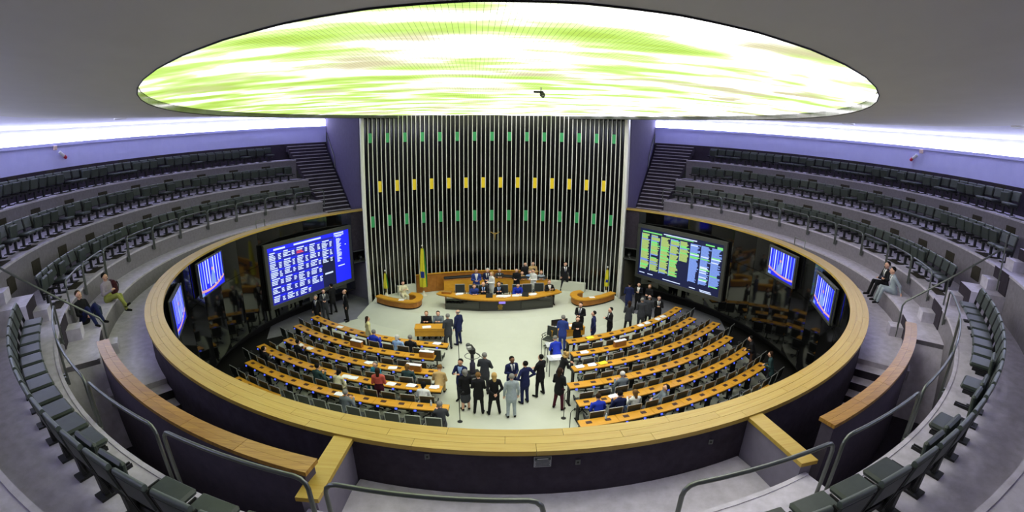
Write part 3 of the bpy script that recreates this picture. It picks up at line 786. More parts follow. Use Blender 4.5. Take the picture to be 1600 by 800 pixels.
# papers on the desks: x, y, size, tilt, colour, wording
PAP = [(-7.68,3.09,'w','on the left front row near the grey entrance'), (-5.52,-.55,'w','on the left third row, middle'), (-4.5,-1.02,'w','beside the grey-haired member, left third row'), (-2.9,1.42,'w','large, near the aisle on the left front row'),
 (-9.05,.85,'w','far along the left third row'), (-5.95,-2.12,'w','spread in front of the member in pale clothes'), (-6.25,-1.98,'w','folded beside the member in pale clothes'), (-3.60,-2.35,'w','right of the red-purple top, left fourth row'), (-2.75,-2.45,'w','beside the dark-haired member, left fourth row'), (-4.35,-2.25,'w','left of the red-purple top, left fourth row'), (-6.1,-3.05,'w','beside the grey-suited member, left fifth row'), (-8.45,.62,'w','in front of the dark-suited member, left third row'),
 (3.78,1.55,'y','on the right front row beside the standing men'), (6.55,2.72,'w','on the right front row below the back-turned woman'), (6.98,2.98,'w','on the right front row below the grey suit'), (7.7,3.42,'w','on the right front row by the dark group'), (8.1,3.72,'w','at the dark end of the right front row'), (2.75,-1.15,'w','near the aisle on the right third row'), (3.25,-1.02,'w','left of the yellow sheet, right third row'), (3.72,-.92,'y','on the right third row'), (3.45,-3.5,'w','big and open on the right fifth row'), (3.2,.10,'w','near the aisle end of the right second row')]
for i, (x, y, c, w) in enumerate(PAP):
    th = math.atan2(x-DC[0], DC[1]-y); rr = math.hypot(x-DC[0], y-DC[1])
    k = min(DR, key=lambda q: abs(DR[q]-rr)); r = DR[k]+max(-.06, min(.06, rr-DR[k])); x, y = DC[0]+r*math.sin(th), DC[1]-r*math.cos(th)
    m = MB(); rj2 = random.Random(i)
    for q in range(2): m.bbox((.05*q, .02*q, .006+.006*q), (.30, .23, .006), .001, rz=rj2.uniform(-.25,.25))
    o = ob('paper_sheets', m.mesh('paper_sheets', PAPERY if c == 'y' else PAPER), None, (x, y, .766), th)
    tag(o, ('yellow' if c == 'y' else 'white')+' papers '+w, 'papers', 'papers on the desk rows')
# small bottles and cups
for x, y, w in ((2.86,-4.88,'clear water bottle on the right sixth row'), (3.95,-.75,'clear water bottle on the right third row'), (-2.75,-3.7,'clear water bottle on the left fifth row')):
    t = thing('water_bottle', w, 'bottle', (x, y, .757)); gm = mat('clear_plastic', (205,222,232), .15, .6, var=.02, scale=9)
    ob('body', MB().lathe([(.03,0),(.035,.02),(.035,.13),(.015,.17),(.013,.19)], n=12).mesh('body', gm), t); ob('cap', MB().lathe([(.016,.19),(.016,.215)], n=10).mesh('cap', WHITEP), t)
# grey end tables by the aisle, right block
for x, y, rz, lb in ((2.05, 1.05, .12, 'small grey end table at the aisle end of the right front row'), (1.95, -.22, .1, 'small grey end table at the aisle end of the right second row')):
    t = thing('end_table', lb, 'table', (x, y, 0), rz)
    ob('table_top', MB().bbox((0,0,.74), (.62,.5,.03), .01).mesh('table_top', mat('pale_grey_laminate', (196,198,202), .4, .4, var=.03, scale=6)), t)
    for sx in (-1, 1):
        for sy in (-1, 1): ob('leg', MB().bbox((sx*.28, sy*.22, .365), (.035,.035,.73), .006).mesh('leg', GREY), t)
    o = ob('paper_sheets', MB().bbox((0,0,.008), (.36,.27,.014), .002).mesh('paper_sheets', PAPER), None, (x+.05, y+.02, .757), rz+.2); tag(o, 'white papers on the '+('front' if y > 0 else 'second')+' grey end table', 'papers')
# thin dark posts (microphone stands) at the aisle ends
for x, y, h, lb in ((-1.95, .75, 1.45, 'tall black microphone stand at the left aisle, front rows'), (-1.82, -3.55, 1.05, 'black microphone stand at the left aisle, nearest the camera'), (-1.7, -2.55, 1.0, 'black microphone stand at the left aisle by the fourth row'), (1.55, .95, 1.1, 'black microphone stand at the right aisle, front row'), (1.72, -4.75, 1.0, 'black microphone stand at the right aisle, nearest the camera'), (1.75,-3.55,1.0,'black microphone stand at the right aisle by the fifth row')):
    t = thing('microphone_stand', lb, 'microphone stand', (x, y, 0))
    ob('base', MB().lathe([(.09,0),(.09,.015),(.02,.03)], n=14).mesh('base', PLAST), t); ob('pole', MB().tube([(0,0,.03),(0,0,h)], .014, 6).mesh('pole', PLAST), t)
    hd = ob('boom', MB().tube([(0,0,h),(.05,.02,h+.06),(.12,.04,h+.10)], .010, 6).mesh('boom', PLAST), t); ob('microphone', MB().sphere((.14,.045,h+.11), .03, 8, 5, sc=(1.3,1,1)).mesh('microphone', PLAST), hd)

# ================================================================ PEOPLE
def smin(a, b, k):
    h = np.clip(.5+.5*(b-a)/k, 0, 1); return b*(1-h)+a*h-k*h*(1-h)
def prim_d(p, pr):
    kind, a, b, ra, rb, sy = pr[:6]
    a = np.asarray(a, float); b = np.asarray(b, float); ab = b-a; L2 = max(float(ab@ab), 1e-9)
    q = p-a; t = np.clip((q@ab)/L2, 0, 1); c = q-t[..., None]*ab
    if sy != 1: c = c*np.array([1, 1/sy, 1])
    return (np.sqrt((c*c).sum(-1))-(ra+t*(rb-ra)))*(sy if sy < 1 else 1)
def sdf_mesh(prims, h, k=.03, cut=None):
    pts = np.array([q for pr in prims for q in (pr[1], pr[2])]); rmax = np.array([max(pr[3], pr[4]) for pr in prims])
    lo = np.min([np.minimum(pr[1], pr[2])-max(pr[3], pr[4]) for pr in prims], 0)-3*h
    hi = np.max([np.maximum(pr[1], pr[2])+max(pr[3], pr[4]) for pr in prims], 0)+3*h
    n = np.ceil((hi-lo)/h).astype(int)+1
    D = np.full(n, .5); Lb = np.zeros(n, np.int8); Dm = np.full(n, 9.)
    for pr in prims:
        r = max(pr[3], pr[4])+k+2.5*h
        i0 = np.maximum(0, np.floor((np.minimum(pr[1], pr[2])-r-lo)/h).astype(int)); i1 = np.minimum(n, np.ceil((np.maximum(pr[1], pr[2])+r-lo)/h).astype(int)+1)
        sl = tuple(slice(a, b) for a, b in zip(i0, i1))
        g = np.stack(np.meshgrid(*[lo[q]+h*np.arange(i0[q], i1[q]) for q in range(3)], indexing='ij'), -1)
        d = prim_d(g, pr); kk = pr[7] if len(pr) > 7 else k
        D[sl] = smin(D[sl], d, kk)
        w = d < Dm[sl]; Dm[sl] = np.where(w, d, Dm[sl]); Lb[sl] = np.where(w, pr[6], Lb[sl])
    if cut is not None:
        g = np.stack(np.meshgrid(*[lo[q]+h*np.arange(n[q]) for q in range(3)], indexing='ij'), -1); D = np.maximum(D, cut(g))
    # surface nets
    c = [(i, j, l) for i in (0, 1) for j in (0, 1) for l in (0, 1)]
    m = n-1
    S = {q: D[q[0]:q[0]+m[0], q[1]:q[1]+m[1], q[2]:q[2]+m[2]] for q in c}
    ins = sum((S[q] < 0).astype(np.int8) for q in c); act = (ins > 0) & (ins < 8)
    I = np.argwhere(act); idx = -np.ones(m, int); idx[act] = np.arange(len(I))
    acc = np.zeros((len(I), 3)); cnt = np.zeros(len(I))
    val = {q: S[q][act] for q in c}
    for q in c:
        for ax in range(3):
            if q[ax] == 0:
                e = list(q); e[ax] = 1; e = tuple(e); a, b = val[q], val[e]; cr = (a < 0) != (b < 0)
                t = np.where(cr, a/np.where(cr, a-b, 1), 0); P = np.tile(np.array(q, float), (len(I), 1)); P[:, ax] = t
                acc += P*cr[:, None]; cnt += cr
    V = lo+h*(I+acc/cnt[:, None]); lab = Lb[I[:, 0], I[:, 1], I[:, 2]]
    F = []
    for ax in range(3):
        u, v = (ax+1) % 3, (ax+2) % 3
        A = [slice(0, m[q]) for q in range(3)]; A[u] = slice(1, m[u]); A[v] = slice(1, m[v])
        A = tuple(A); Bm = list(A); Bm[ax] = slice(1, m[ax]+1); Bm = tuple(Bm)
        d0, d1 = D[A], D[Bm]; cr = (d0 < 0) != (d1 < 0); J = np.argwhere(cr)
        off = np.array([A[q].start for q in range(3)]); J = J+off; flip = (d0[cr] < 0)
        def cid(du, dv):
            K = J.copy(); K[:, u] -= du; K[:, v] -= dv; return idx[K[:, 0], K[:, 1], K[:, 2]]
        Q = np.stack([cid(1,1), cid(0,1), cid(0,0), cid(1,0)], 1)
        Q = np.where(flip[:, None], Q, Q[:, ::-1]); F.append(Q)
    F = np.concatenate(F); F = F[(F >= 0).all(1)]
    return V, F, lab
SKIN, TOP, SHIRT, LEGS, SHOE, TIE, DARK = range(7)
def fingers(w, e, side, curl):
    """five tapered fingers from the wrist w, forearm direction from e"""
    w, e = Vector(w), Vector(e); d = (w-e).normalized(); out = MB()
    s = d.cross(Vector((0,0,1))); s = s.normalized() if s.length > .05 else Vector((1,0,0))
    nrm = s.cross(d).normalized()
    pc = w+d*.075
    for i, (o, l) in enumerate(((-.030,.062),(-.010,.075),(.011,.07),(.031,.055))):
        p0 = pc+s*o; p1 = p0+d*l*.55-nrm*curl*l*.25; p2 = p1+d*l*.4-nrm*curl*l*.5
        out.tube([p0-d*.02, p1, p2], [.0095,.0088,.007], 5)
    ts = -1 if side > 0 else 1
    p0 = w+d*.03+s*ts*.03; p1 = p0+d*.035+s*ts*.028; p2 = p1+d*.035+s*ts*.008
    out.tube([p0-s*ts*.015, p1, p2], [.011,.010,.008], 5)
    return out
BODY = {}
def body_mesh(pose='stand', arms='down', spread=.0, lean=0., skirt=False, jacket=True, suit=False, turn=0., tie=True, h=.017, cross=False):
    key = (pose, arms, spread, lean, skirt, jacket, suit, turn, tie, h, cross)
    if key in BODY: return BODY[key]
    pr = []
    def cap(a, b, ra, rb, lb, sy=1, k=.03): pr.append(('c', np.array(a, float), np.array(b, float), ra, rb, sy, lb, k))
    sit = pose != 'stand'; dz = {'sit': -.44, 'bench': -.40, 'ground': -.80}.get(pose, 0)
    cl, sl = math.cos(lean), math.sin(lean); pv = np.array([0, 0, .95+dz])
    def up(p):                                  # upper body leans forward about the pelvis
        p = np.array(p, float)+np.array([0, 0, dz])-pv
        return pv+np.array([p[0], p[1]*cl+p[2]*sl, p[2]*cl-p[1]*sl])
    TL = TOP
    cap(up((0,0,1.06)), up((0,.005,1.33)), .152, .178, TL, .66); cap(up((-.14,-.005,1.395)), up((.14,-.005,1.395)), .074, .074, TL)
    cap(up((0,0,.93)), up((0,0,1.08)), .165, .152, TL if jacket else LEGS, .70)
    if jacket and not sit: cap(up((0,-.005,.80)), up((0,0,1.0)), .192, .165, TOP, .72)
    if jacket and sit: cap(up((0,-.03,.90)), up((0,0,1.0)), .185, .165, TOP, .74)
    cap(up((0,0,1.44)), up((0,.015,1.54)), .056, .054, SKIN)
    ct, sn = math.cos(turn), math.sin(turn)
    def hd(p):
        x, y, z = p; return up((x*ct-y*sn, x*sn+y*ct+.02, z))
    cap(hd((0,-.018,1.645)), hd((0,.012,1.63)), .090, .088, SKIN, 1, .02); cap(hd((0,.045,1.60)), hd((0,.062,1.555)), .058, .040, SKIN, 1, .03)
    cap(hd((0,.098,1.625)), hd((0,.118,1.595)), .011, .016, SKIN, 1, .012)
    for s in (-1, 1): cap(hd((s*.090,-.012,1.635)), hd((s*.088,-.006,1.60)), .018, .013, SKIN, 1, .012)
    AR = {'down': ((.245,-.02,1.13),(.25,.06,.89)), 'behind': ((.27,-.13,1.15),(.07,-.19,.98)), 'crossed': ((.265,.06,1.15),(-.09,.20,1.17)), 'front': ((.235,.0,1.13),(.08,.25,1.14)),
          'phone': ((.235,.02,1.13),(.07,.24,1.22)), 'pocket': ((.30,-.07,1.14),(.20,.06,.93)), 'hips': ((.37,-.07,1.16),(.20,.05,1.02)), 'desk': ((.25,.12,1.18),(.11,.36,1.31)), 'lap': ((.245,.05,1.13),(.09,.26,1.02)), 'prop': ((.27,-.16,1.14),(.27,-.20,.93))}
    hands = []
    for s in (-1, 1):
        e, w = AR[arms]
        if arms == 'crossed' and s < 0: w = (-.07, .235, 1.13)
        E_, W_ = up((s*e[0], e[1], e[2])), up((s*w[0], w[1], w[2])); S_ = up((s*.19, -.005, 1.39))
        cap(S_, E_, .062, .052, TOP); cap(E_, W_, .050, .040, TOP)
        d = (W_-E_)/np.linalg.norm(W_-E_); cap(W_+d*.01, W_+d*.07, .030, .034, SKIN, .75, .015); hands.append((W_, E_, s))
    sp = .02+spread
    for s in (-1, 1):
        H_ = np.array((s*.085, 0, .93+dz))
        if pose == 'stand':
            K_ = np.array((s*(.095+sp*.5), .02, .50)); A_ = np.array((s*(.10+sp), -.02, .09)); T_ = A_+np.array((s*.035, .16, -.045))
        elif pose == 'sit':
            K_ = np.array((s*(.11+sp*.5), .42, .50)); A_ = np.array((s*(.11+sp*.5), .40, .09)); T_ = A_+np.array((s*.03, .16, -.045))
        elif pose == 'bench':   # on a low step, legs forward and down
            if cross and s > 0: K_ = np.array((.03, .44, .66)); A_ = np.array((-.09, .62, .30)); T_ = A_+np.array((-.02, .15, .05))
            else: K_ = np.array((s*(.12+sp*.5), .43, .60)); A_ = np.array((s*(.12+sp), .56, .16)); T_ = A_+np.array((s*.03, .17, -.05))
        elif pose == 'ground': K_ = np.array((s*(.13+sp), .40, .50)); A_ = np.array((s*(.12+sp), .66, .09)); T_ = A_+np.array((s*.03, .16, -.04))
        ll = SKIN if skirt else LEGS
        cap(H_, K_, .098, .068, LEGS, 1, .04); cap(K_, A_, .066, .044 if skirt else .054, ll, 1, .02)
        cap(A_+np.array((0,-.025,-.03)), T_, .043, .034, SHOE, 1, .015)
    if skirt and not sit: cap((0,0,.52), (0,0,.95), .20, .16, LEGS, .75)
    V, F, lab = sdf_mesh(pr, h)
    m = lab[F[:, 0]].copy()
    ctr = V[F].mean(1)
    # back into the upright frame to find the shirt front, tie, eyes and mouth
    q = ctr-pv; U = np.stack([q[:, 0], q[:, 1]*cl-q[:, 2]*sl, q[:, 2]*cl+q[:, 1]*sl], 1)+pv-np.array([0, 0, dz])
    if suit:
        wv = (U[:, 2]-1.12)/.32*.075+.012
        fr = (m == TOP) & (U[:, 1] > .05) & (U[:, 2] > 1.12) & (U[:, 2] < 1.47) & (np.abs(U[:, 0]) < wv); m[fr] = SHIRT
        if tie: m[fr & (np.abs(U[:, 0]) < .026)] = TIE
    X = U[:, 0]*ct+(U[:, 1]-.02)*sn; Y = -U[:, 0]*sn+(U[:, 1]-.02)*ct; Z = U[:, 2]
    m[(m == SKIN) & (Y > .06) & (np.abs(np.abs(X)-.034) < .014) & (np.abs(Z-1.63) < .010)] = DARK
    m[(m == SKIN) & (Y > .06) & (np.abs(X) < .026) & (np.abs(Z-1.565) < .007)] = DARK
    mb = MB(); mb.V = [tuple(v) for v in V.tolist()]; mb.F = [tuple(f) for f in F.tolist()]; mb.M = m.tolist(); mb.S = [True]*len(mb.F)
    for W_, E_, s in hands:
        f = fingers(W_, E_, s, .8 if arms in ('down', 'pocket', 'hips') else .5); mb.add(f.V, f.F, SKIN, True)
    me = mb.mesh('body', [MATS['white_paper']]*7)
    head = hd((0, -.005, 1.64)); R3 = Matrix.Rotation(-lean, 3, 'X') @ Matrix.Rotation(turn, 3, 'Z')
    BODY[key] = (me, Vector(head), R3)
    return BODY[key]
HAIR = {}
def hair_mesh(style):
    if style in HAIR: return HAIR[style]
    pr = []
    def cap(a, b, ra, rb, sy=1): pr.append(('c', np.array(a, float), np.array(b, float), ra, rb, sy, 0, .02))
    # origin at head centre, face +Y
    cap((0,-.025,.022), (0,.008,.012), .099, .097)
    if style in ('long', 'longer'):
        cap((0,-.06,-.02), (0,-.095,-.20 if style == 'long' else -.34), .085, .06, .6); cap((.07,-.02,-.02), (.075,-.03,-.16), .035, .03); cap((-.07,-.02,-.02), (-.075,-.03,-.16), .035, .03)
    if style == 'bob': cap((.07,-.02,-.02), (.075,-.02,-.10), .042, .034); cap((-.07,-.02,-.02), (-.075,-.02,-.10), .042, .034); cap((0,-.06,0), (0,-.075,-.10), .075, .06)
    if style == 'curly':
        rr = random.Random(5)
        for k in range(16):
            a = rr.uniform(0, 2*PI); z = rr.uniform(-.12, .11); p = (.10*math.cos(a), -.045+.09*math.sin(a), z); cap(p, p, .05, .05)
    if style == 'bun': cap((0,-.12,.05), (0,-.14,.06), .045, .04)
    def cut(g):     # open the face, and finish short hair above the neck
        x, y, z = g[..., 0], g[..., 1], g[..., 2]
        face = np.minimum((y-.012)*.9-(z-.03)*.45, .2)
        face = np.where(np.abs(x) < .115, face, -.1)
        if style in ('short', 'bald', 'bun'):
            low = (-z-.045)+np.maximum(0, y)*.5
            if style == 'bald': return np.maximum(np.maximum(face, low), z-.035)
            return np.maximum(face, low)
        return face
    V, F, lab = sdf_mesh(pr, .013, .02, cut)
    mb = MB(); mb.V = [tuple(v) for v in V.tolist()]; mb.F = [tuple(f) for f in F.tolist()]; mb.M = [0]*len(F); mb.S = [True]*len(F)
    HAIR[style] = mb.mesh('hair', [PLAST]); return HAIR[style]
CC = {}
def cm(kind, c):
    k = (kind, c)
    if k not in CC:
        CC[k] = mat(f'{kind}_{c[0]}_{c[1]}_{c[2]}', c, .55 if kind == 'skin' else .85, .3 if kind == 'skin' else .15, var=.10 if kind != 'skin' else .05, scale=14, bump=0 if kind == 'skin' else .15)
    return CC[k]
COLS = dict(black=(30,30,33), navy=(34,40,78), blue=(52,70,138), dgrey=(62,64,70), grey=(112,120,128), lgrey=(156,166,172), white=(226,226,222), cream=(222,216,180), yellow=(214,208,150), teal=(52,136,160), red=(170,40,50), coral=(196,92,80), burg=(74,30,44), green=(148,152,78), dgreen=(52,74,76), brown=(76,50,36), pink=(226,120,130), plaid=(150,140,150), lblue=(150,180,225), tan=(190,160,110), bblue=(40,60,180))
HC = dict(k=(22,20,20), b=(52,36,26), lb=(120,88,50), bl=(186,152,92), g=(128,126,122), w=(206,204,200))
SKT = dict(l=(220,172,146), m=(190,140,110), d=(120,82,60))
NPEOPLE = [0]
def person(label, x, y, z, face, top='black', legs=None, shirt='white', tiec='navy', hair=('short','k'), skin='l', H=1.74, **kw):
    """face: heading in degrees, 0 = towards the stage (+y), 90 = towards -x"""
    legs = legs or top
    me, head, R3 = body_mesh(**kw)
    t = thing('person', label, 'person', (x, y, z), rad(face), None)
    s = H/1.76
    b = ob('body', me, t); b.scale = (s, s, s)
    cols = [cm('skin', SKT[skin]), cm('cloth', COLS[top]), cm('cloth', COLS[shirt]), cm('cloth', COLS[legs]), cm('shoe', (24,22,22)), cm('cloth', COLS[tiec]), cm('dark', (40,26,24))]
    for i, m_ in enumerate(cols):
        b.material_slots[i].link = 'OBJECT'; b.material_slots[i].material = m_
    hs, hc = hair
    hm = hair_mesh(hs); hh = ob('hair', hm, t); hh.location = head*s; hh.scale = (s, s, s); hh.rotation_euler = R3.to_euler()
    hh.material_slots[0].link = 'OBJECT'; hh.material_slots[0].material = cm('hair', HC[hc])
    return t
ST = dict(pose='stand'); SU = dict(suit=True)
# ---- standing on the chamber floor
person('man in a light grey suit seen from behind, nearest the camera', -.05, -3.34, 0, 5, 'lgrey', hair=('short','g'), suit=True, arms='down', spread=.0)
person('man in a navy suit standing beside the light grey suit', .50, -2.42, 0, 30, 'navy', hair=('short','k'), suit=True, arms='hips')
person('man in a dark blue suit facing the camera between two others', .05, -2.02, 0, 200, 'navy', hair=('short','k'), skin='d', suit=True, arms='front')
person('man in a black suit with folded arms and legs apart', 1.12, -1.92, 0, 40, 'black', hair=('short','k'), suit=True, arms='crossed', spread=.07)
person('man in a dark grey suit beside the television camera', -.92, -1.65, 0, -20, 'dgrey', hair=('short','g'), suit=True, arms='crossed')
person('man in a blue jacket and pale shirt facing the camera at the aisle', -1.78, -2.15, 0, 160, 'navy', 'dgrey', shirt='lblue', hair=('short','k'), skin='m', suit=True, tie=False, arms='desk')
person('grey-haired woman in a black jacket and skirt, bare calves', -1.62, -2.80, 0, 20, 'black', 'dgrey', hair=('bob','g'), skirt=True, arms='front', H=1.66)
person('woman in a loose black trouser suit seen from behind', -1.17, -3.04, 0, -5, 'black', hair=('short','lb'), arms='front', spread=.03, H=1.66)
person('woman in black with long blond hair, hands clasped behind', -.63, -3.11, 0, 10, 'black', hair=('longer','bl'), arms='behind', spread=.08, H=1.68)
person('woman in a black jacket and burgundy flared trousers at the right aisle', 1.66, -2.92, 0, -40, 'black', 'burg', hair=('long','b'), arms='front', spread=.06, H=1.68)
person('woman with curly blond hair leaning on the right aisle desk', 1.95, -1.55, 0, -70, 'black', 'black', hair=('curly','bl'), arms='desk', lean=.35, H=1.62)
person('woman in a coral top and purple trousers standing between left rows', -4.67, -2.72, 0, 0, 'coral', 'burg', hair=('long','b'), jacket=False, arms='front', H=1.68)
person('woman in a pale yellow jacket with long hair behind left front row', -6.07, 2.25, 0, -60, 'yellow', 'cream', hair=('long','b'), arms='down', H=1.66)
person('man in a grey suit leaning over the left clerks table', -2.46, 2.35, 0, 30, 'dgrey', hair=('short','g'), suit=True, arms='front')
person('man in a dark suit behind the grey suit at the clerks table', -2.02, 2.85, 0, 50, 'navy', hair=('bald','g'), suit=True, arms='down')
person('man in a dark suit standing behind the right clerks table', 3.75, 3.55, 0, 150, 'black', hair=('short','b'), suit=True, arms='front')
person('man in a bright blue suit seen from behind at right clerks table', 2.62, 1.95, 0, -25, 'blue', hair=('short','g'), suit=True, arms='front')
person('woman in black holding a pink folder beside the blue suit', 3.28, 1.95, 0, 170, 'black', hair=('long','b'), arms='phone', H=1.65)
person('man in a navy suit with hands in pockets facing left', 4.12, 2.35, 0, 75, 'navy', hair=('short','k'), suit=True, arms='pocket')
person('man in a black suit looking at a phone, facing left', 5.02, 2.75, 0, 95, 'black', hair=('short','k'), suit=True, arms='phone')
person('woman in a dark jacket seen from behind beside the grey men', 6.25, 3.72, 0, -20, 'dgrey', 'black', hair=('long','b'), arms='front', spread=.04, H=1.68)
person('broad man in a grey suit seen from behind at right front row', 6.95, 3.85, 0, -20, 'dgrey', hair=('short','g'), suit=True, arms='front', H=1.78)
person('man in a dark suit next to the broad grey suit', 7.5, 4.3, 0, -30, 'dgrey', 'black', hair=('bald','g'), suit=True, arms='front')
person('person in dark clothes holding papers at the right front row end', 8.05, 4.35, 0, 160, 'black', hair=('short','k'), suit=True, arms='phone', H=1.68)
person('man in a navy suit at the right edge of the stage', 7.08, 6.35, 0, -25, 'navy', hair=('short','k'), suit=True, arms='front', H=1.8)
person('woman in a white blouse and black jacket by the right entrance', 7.75, 6.7, 0, 150, 'black', shirt='white', hair=('long','k'), suit=True, tie=False, arms='phone', H=1.66)
person('woman in black with fair hair by the right entrance', 8.3, 6.45, 0, 130, 'black', hair=('long','lb'), arms='front', H=1.62)
person('man in black walking through the left entrance', -9.07, 6.86, 0, 60, 'black', hair=('short','k'), suit=True, arms='phone', spread=.08)
person('bearded man in a dark suit and pale shirt by the left entrance', -8.01, 5.75, 0, 120, 'black', shirt='cream', hair=('bald','lb'), skin='l', suit=True, tie=False, arms='down', H=1.78)
person('man in a dark suit in the shade below the left voting board', -9.35, 4.95, 0, 160, 'black', hair=('short','g'), suit=True, arms='down')
person('man in a grey suit in the shade below the left voting board', -9.25, 5.95, 0, 200, 'dgrey', hair=('short','k'), suit=True, arms='front')
person('person in dark clothes leaning at the far right of the rows', 10.35, -1.35, 0, 60, 'black', 'brown', hair=('short','k'), arms='front', lean=.3)
person('person in dark clothes beside the far right wall, nearest the camera', 10.35, -2.85, 0, 50, 'dgreen', 'black', hair=('long','b'), arms='front', lean=.2, H=1.68)
# ---- seated in the rows: placed at the chair of the row
def seat_at(label, row, x, y, top, **kw):
    th = math.atan2(x-DC[0], DC[1]-y); r = DR[row]+.62
    kw.setdefault('arms', 'desk'); kw.setdefault('lean', .18)
    dth = kw.pop('rot', 0)
    return person(label, DC[0]+r*math.sin(th), DC[1]-r*math.cos(th), .02, math.degrees(th)+dth, top, pose='sit', **kw)
seat_at('person in a bright blue jacket seated in left front row', 1, -5.79, 1.26, 'bblue', hair=('short','g'))
seat_at('grey-haired person in white and blue seated in left front row', 1, -4.72, .67, 'lblue', legs='dgrey', hair=('bob','w'), H=1.66)
seat_at('man in a dark suit with papers seated in left front row', 1, -4.0, .94, 'black', hair=('short','g'), suit=True)
seat_at('woman in a teal jacket turned towards the camera, left third row', 3, -4.97, -1.19, 'teal', hair=('bob','g'), rot=170, arms='lap', H=1.66, lean=0.)
seat_at('grey-haired person in a grey jacket seated in left third row', 3, -3.77, -1.55, 'dgreen', legs='dgrey', hair=('bob','lb'), H=1.68)
seat_at('fair-haired person bent over the desk, left third row aisle end', 3, -2.6, -1.75, 'tan', hair=('short','lb'), lean=.5)
seat_at('person in a blue-green jacket seated in left fourth row', 4, -7.32, -2.01, 'dgreen', hair=('short','k'))
seat_at('person in pale clothes leaning over papers, left fourth row', 4, -6.40, -2.26, 'cream', hair=('bob','k'), lean=.4, H=1.68)
seat_at('dark-haired person in white writing, left fourth row aisle end', 4, -3.14, -3.32, 'white', hair=('bob','k'), lean=.4, H=1.66)
seat_at('grey-haired man in a grey suit seated in left fifth row', 5, -5.64, -3.62, 'grey', hair=('short','g'))
seat_at('grey-haired man in a dark grey suit, left fifth row aisle end', 5, -2.39, -4.51, 'dgrey', hair=('short','g'), rot=20)
seat_at('man in a dark suit with papers seated far along left third row', 3, -8.80, .32, 'black', shirt='white', hair=('short','k'), suit=True)
seat_at('person in black holding a lit phone, far left end of fourth row', 4, -10.1, -.55, 'black', hair=('short','k'), arms='phone', lean=0.)
seat_at('person in a bright blue jacket bent over, right front row aisle end', 1, 2.20, .30, 'bblue', legs='navy', hair=('short','g'), lean=.55)
seat_at('white-haired man in a grey jacket seated in right fourth row', 4, 4.03, -2.86, 'grey', hair=('short','w'))
seat_at('dark-haired person in a blue jacket seated in right fifth row', 5, 2.83, -4.62, 'bblue', legs='navy', hair=('short','b'), lean=.3)
seat_at('dark-haired man in a navy suit seated in right fifth row', 5, 3.59, -4.44, 'navy', hair=('short','k'))
seat_at('woman in a white top with long fair hair, right fifth row', 5, 4.18, -4.34, 'white', legs='lblue', hair=('long','lb'), H=1.66)
seat_at('man in a blue-grey suit reclining sideways, right fifth row', 5, 5.14, -4.02, 'grey', legs='dgrey', hair=('short','k'), rot=60, lean=-.3, arms='lap')
# ---- in the gallery
def bench_at(label, R, a, dface, top, **kw):
    x, y = pol(R, a); kw.setdefault('h', .013)
    return person(label, x, y, 5.12-.43, 180-a+dface, top, pose='bench', **kw)
person('bearded man in dark clothes slumped on the left gallery step', *pol(14.25, -123.0), 5.12, 180+123.0-38, 'black', legs='navy', hair=('short','b'), pose='ground', arms='lap', lean=-.12, h=.013, H=1.72)
o = thing('shoulder_bag', 'dark blue bag leaning on the slumped man, left gallery step', 'bag', p3(13.95, -121.0, 5.12), rad(150))
ob('body', MB().bbox((0,0,.17), (.42,.2,.34), .06).mesh('body', mat('navy_fabric', (48,58,78), .85, .15, var=.15, scale=12)), o); ob('strap', MB().tube([(-.18,0,.3),(0,.02,.42),(.18,0,.3)], .015, 6).mesh('strap', PLAST), o)
bench_at('man in a checked shirt and olive trousers sitting on gallery step', 13.92, -115.5, -22, 'plaid', legs='green', hair=('short','k'), jacket=False, arms='phone', cross=True, H=1.74)
bench_at('man in a dark suit with folded arms sitting on right gallery step', 13.95, 113.6, 8, 'black', hair=('short','k'), suit=True, arms='crossed', H=1.74)
bench_at('man in a light grey suit sitting on right gallery step, head bowed', 13.95, 117.0, 0, 'lgrey', hair=('short','k'), suit=True, arms='prop', lean=.18, H=1.76)
o = thing('backpack', 'dark maroon bag behind the olive trousers on the left gallery step', 'bag', p3(13.98, -112.2, 5.12), rad(160))
ob('body', MB().bbox((0,0,.24), (.42,.26,.48), .09).mesh('body', mat('maroon_fabric', (64,30,36), .85, .15, var=.15, scale=12)), o)
ob('strap', MB().tube([(-.1,-.14,.42),(-.1,-.18,.3),(-.1,-.14,.1)], .018, 6).mesh('strap', PLAST), o)
# ---- on the stage
DY = .05
person('security guard in a dark suit standing legs apart by the slatted wall', 4.0, 9.1, ZS, 180, 'black', hair=('short','k'), suit=True, arms='down', spread=.10)
person('tall man in a blue suit standing behind the main table', -1.17, 7.7, ZS, 185, 'blue', hair=('short','k'), skin='m', suit=True, tie=False, arms='front', H=1.8)
person('white-haired man in a navy suit standing behind the main table', -.55, 7.95, ZS, 170, 'navy', hair=('short','w'), suit=True, arms='front')
person('blond woman in a white dress standing behind the main table', -.33, 7.45, ZS, 120, 'white', 'white', hair=('long','bl'), jacket=True, arms='front', H=1.68)
def stage_seat(label, x, y, face, top, **kw):
    kw.setdefault('arms', 'desk'); return person(label, x, y+(DY if y < 8 else 0), ZS+.02, face, top, pose='sit', **kw)
stage_seat('woman in blue with bowed head seated at the main table', -1.30, 6.75, 185, 'blue', hair=('bob','lb'), lean=.25, H=1.66)
stage_seat('bald man in a dark suit seated at the main table', -.80, 6.72, 180, 'black', shirt='lblue', hair=('bald','g'), suit=True)
stage_seat('presiding man in a dark suit seated at the centre of main table', .02, 6.70, 180, 'black', shirt='lblue', hair=('short','b'), suit=True)
stage_seat('man in a bright blue jacket bent over the main table', 1.02, 6.75, 180, 'bblue', hair=('short','k'), lean=.3)
stage_seat('person in a white top and black jacket, right end of main table', 2.75, 6.95, 190, 'black', shirt='white', hair=('short','lb'), suit=True, tie=False)
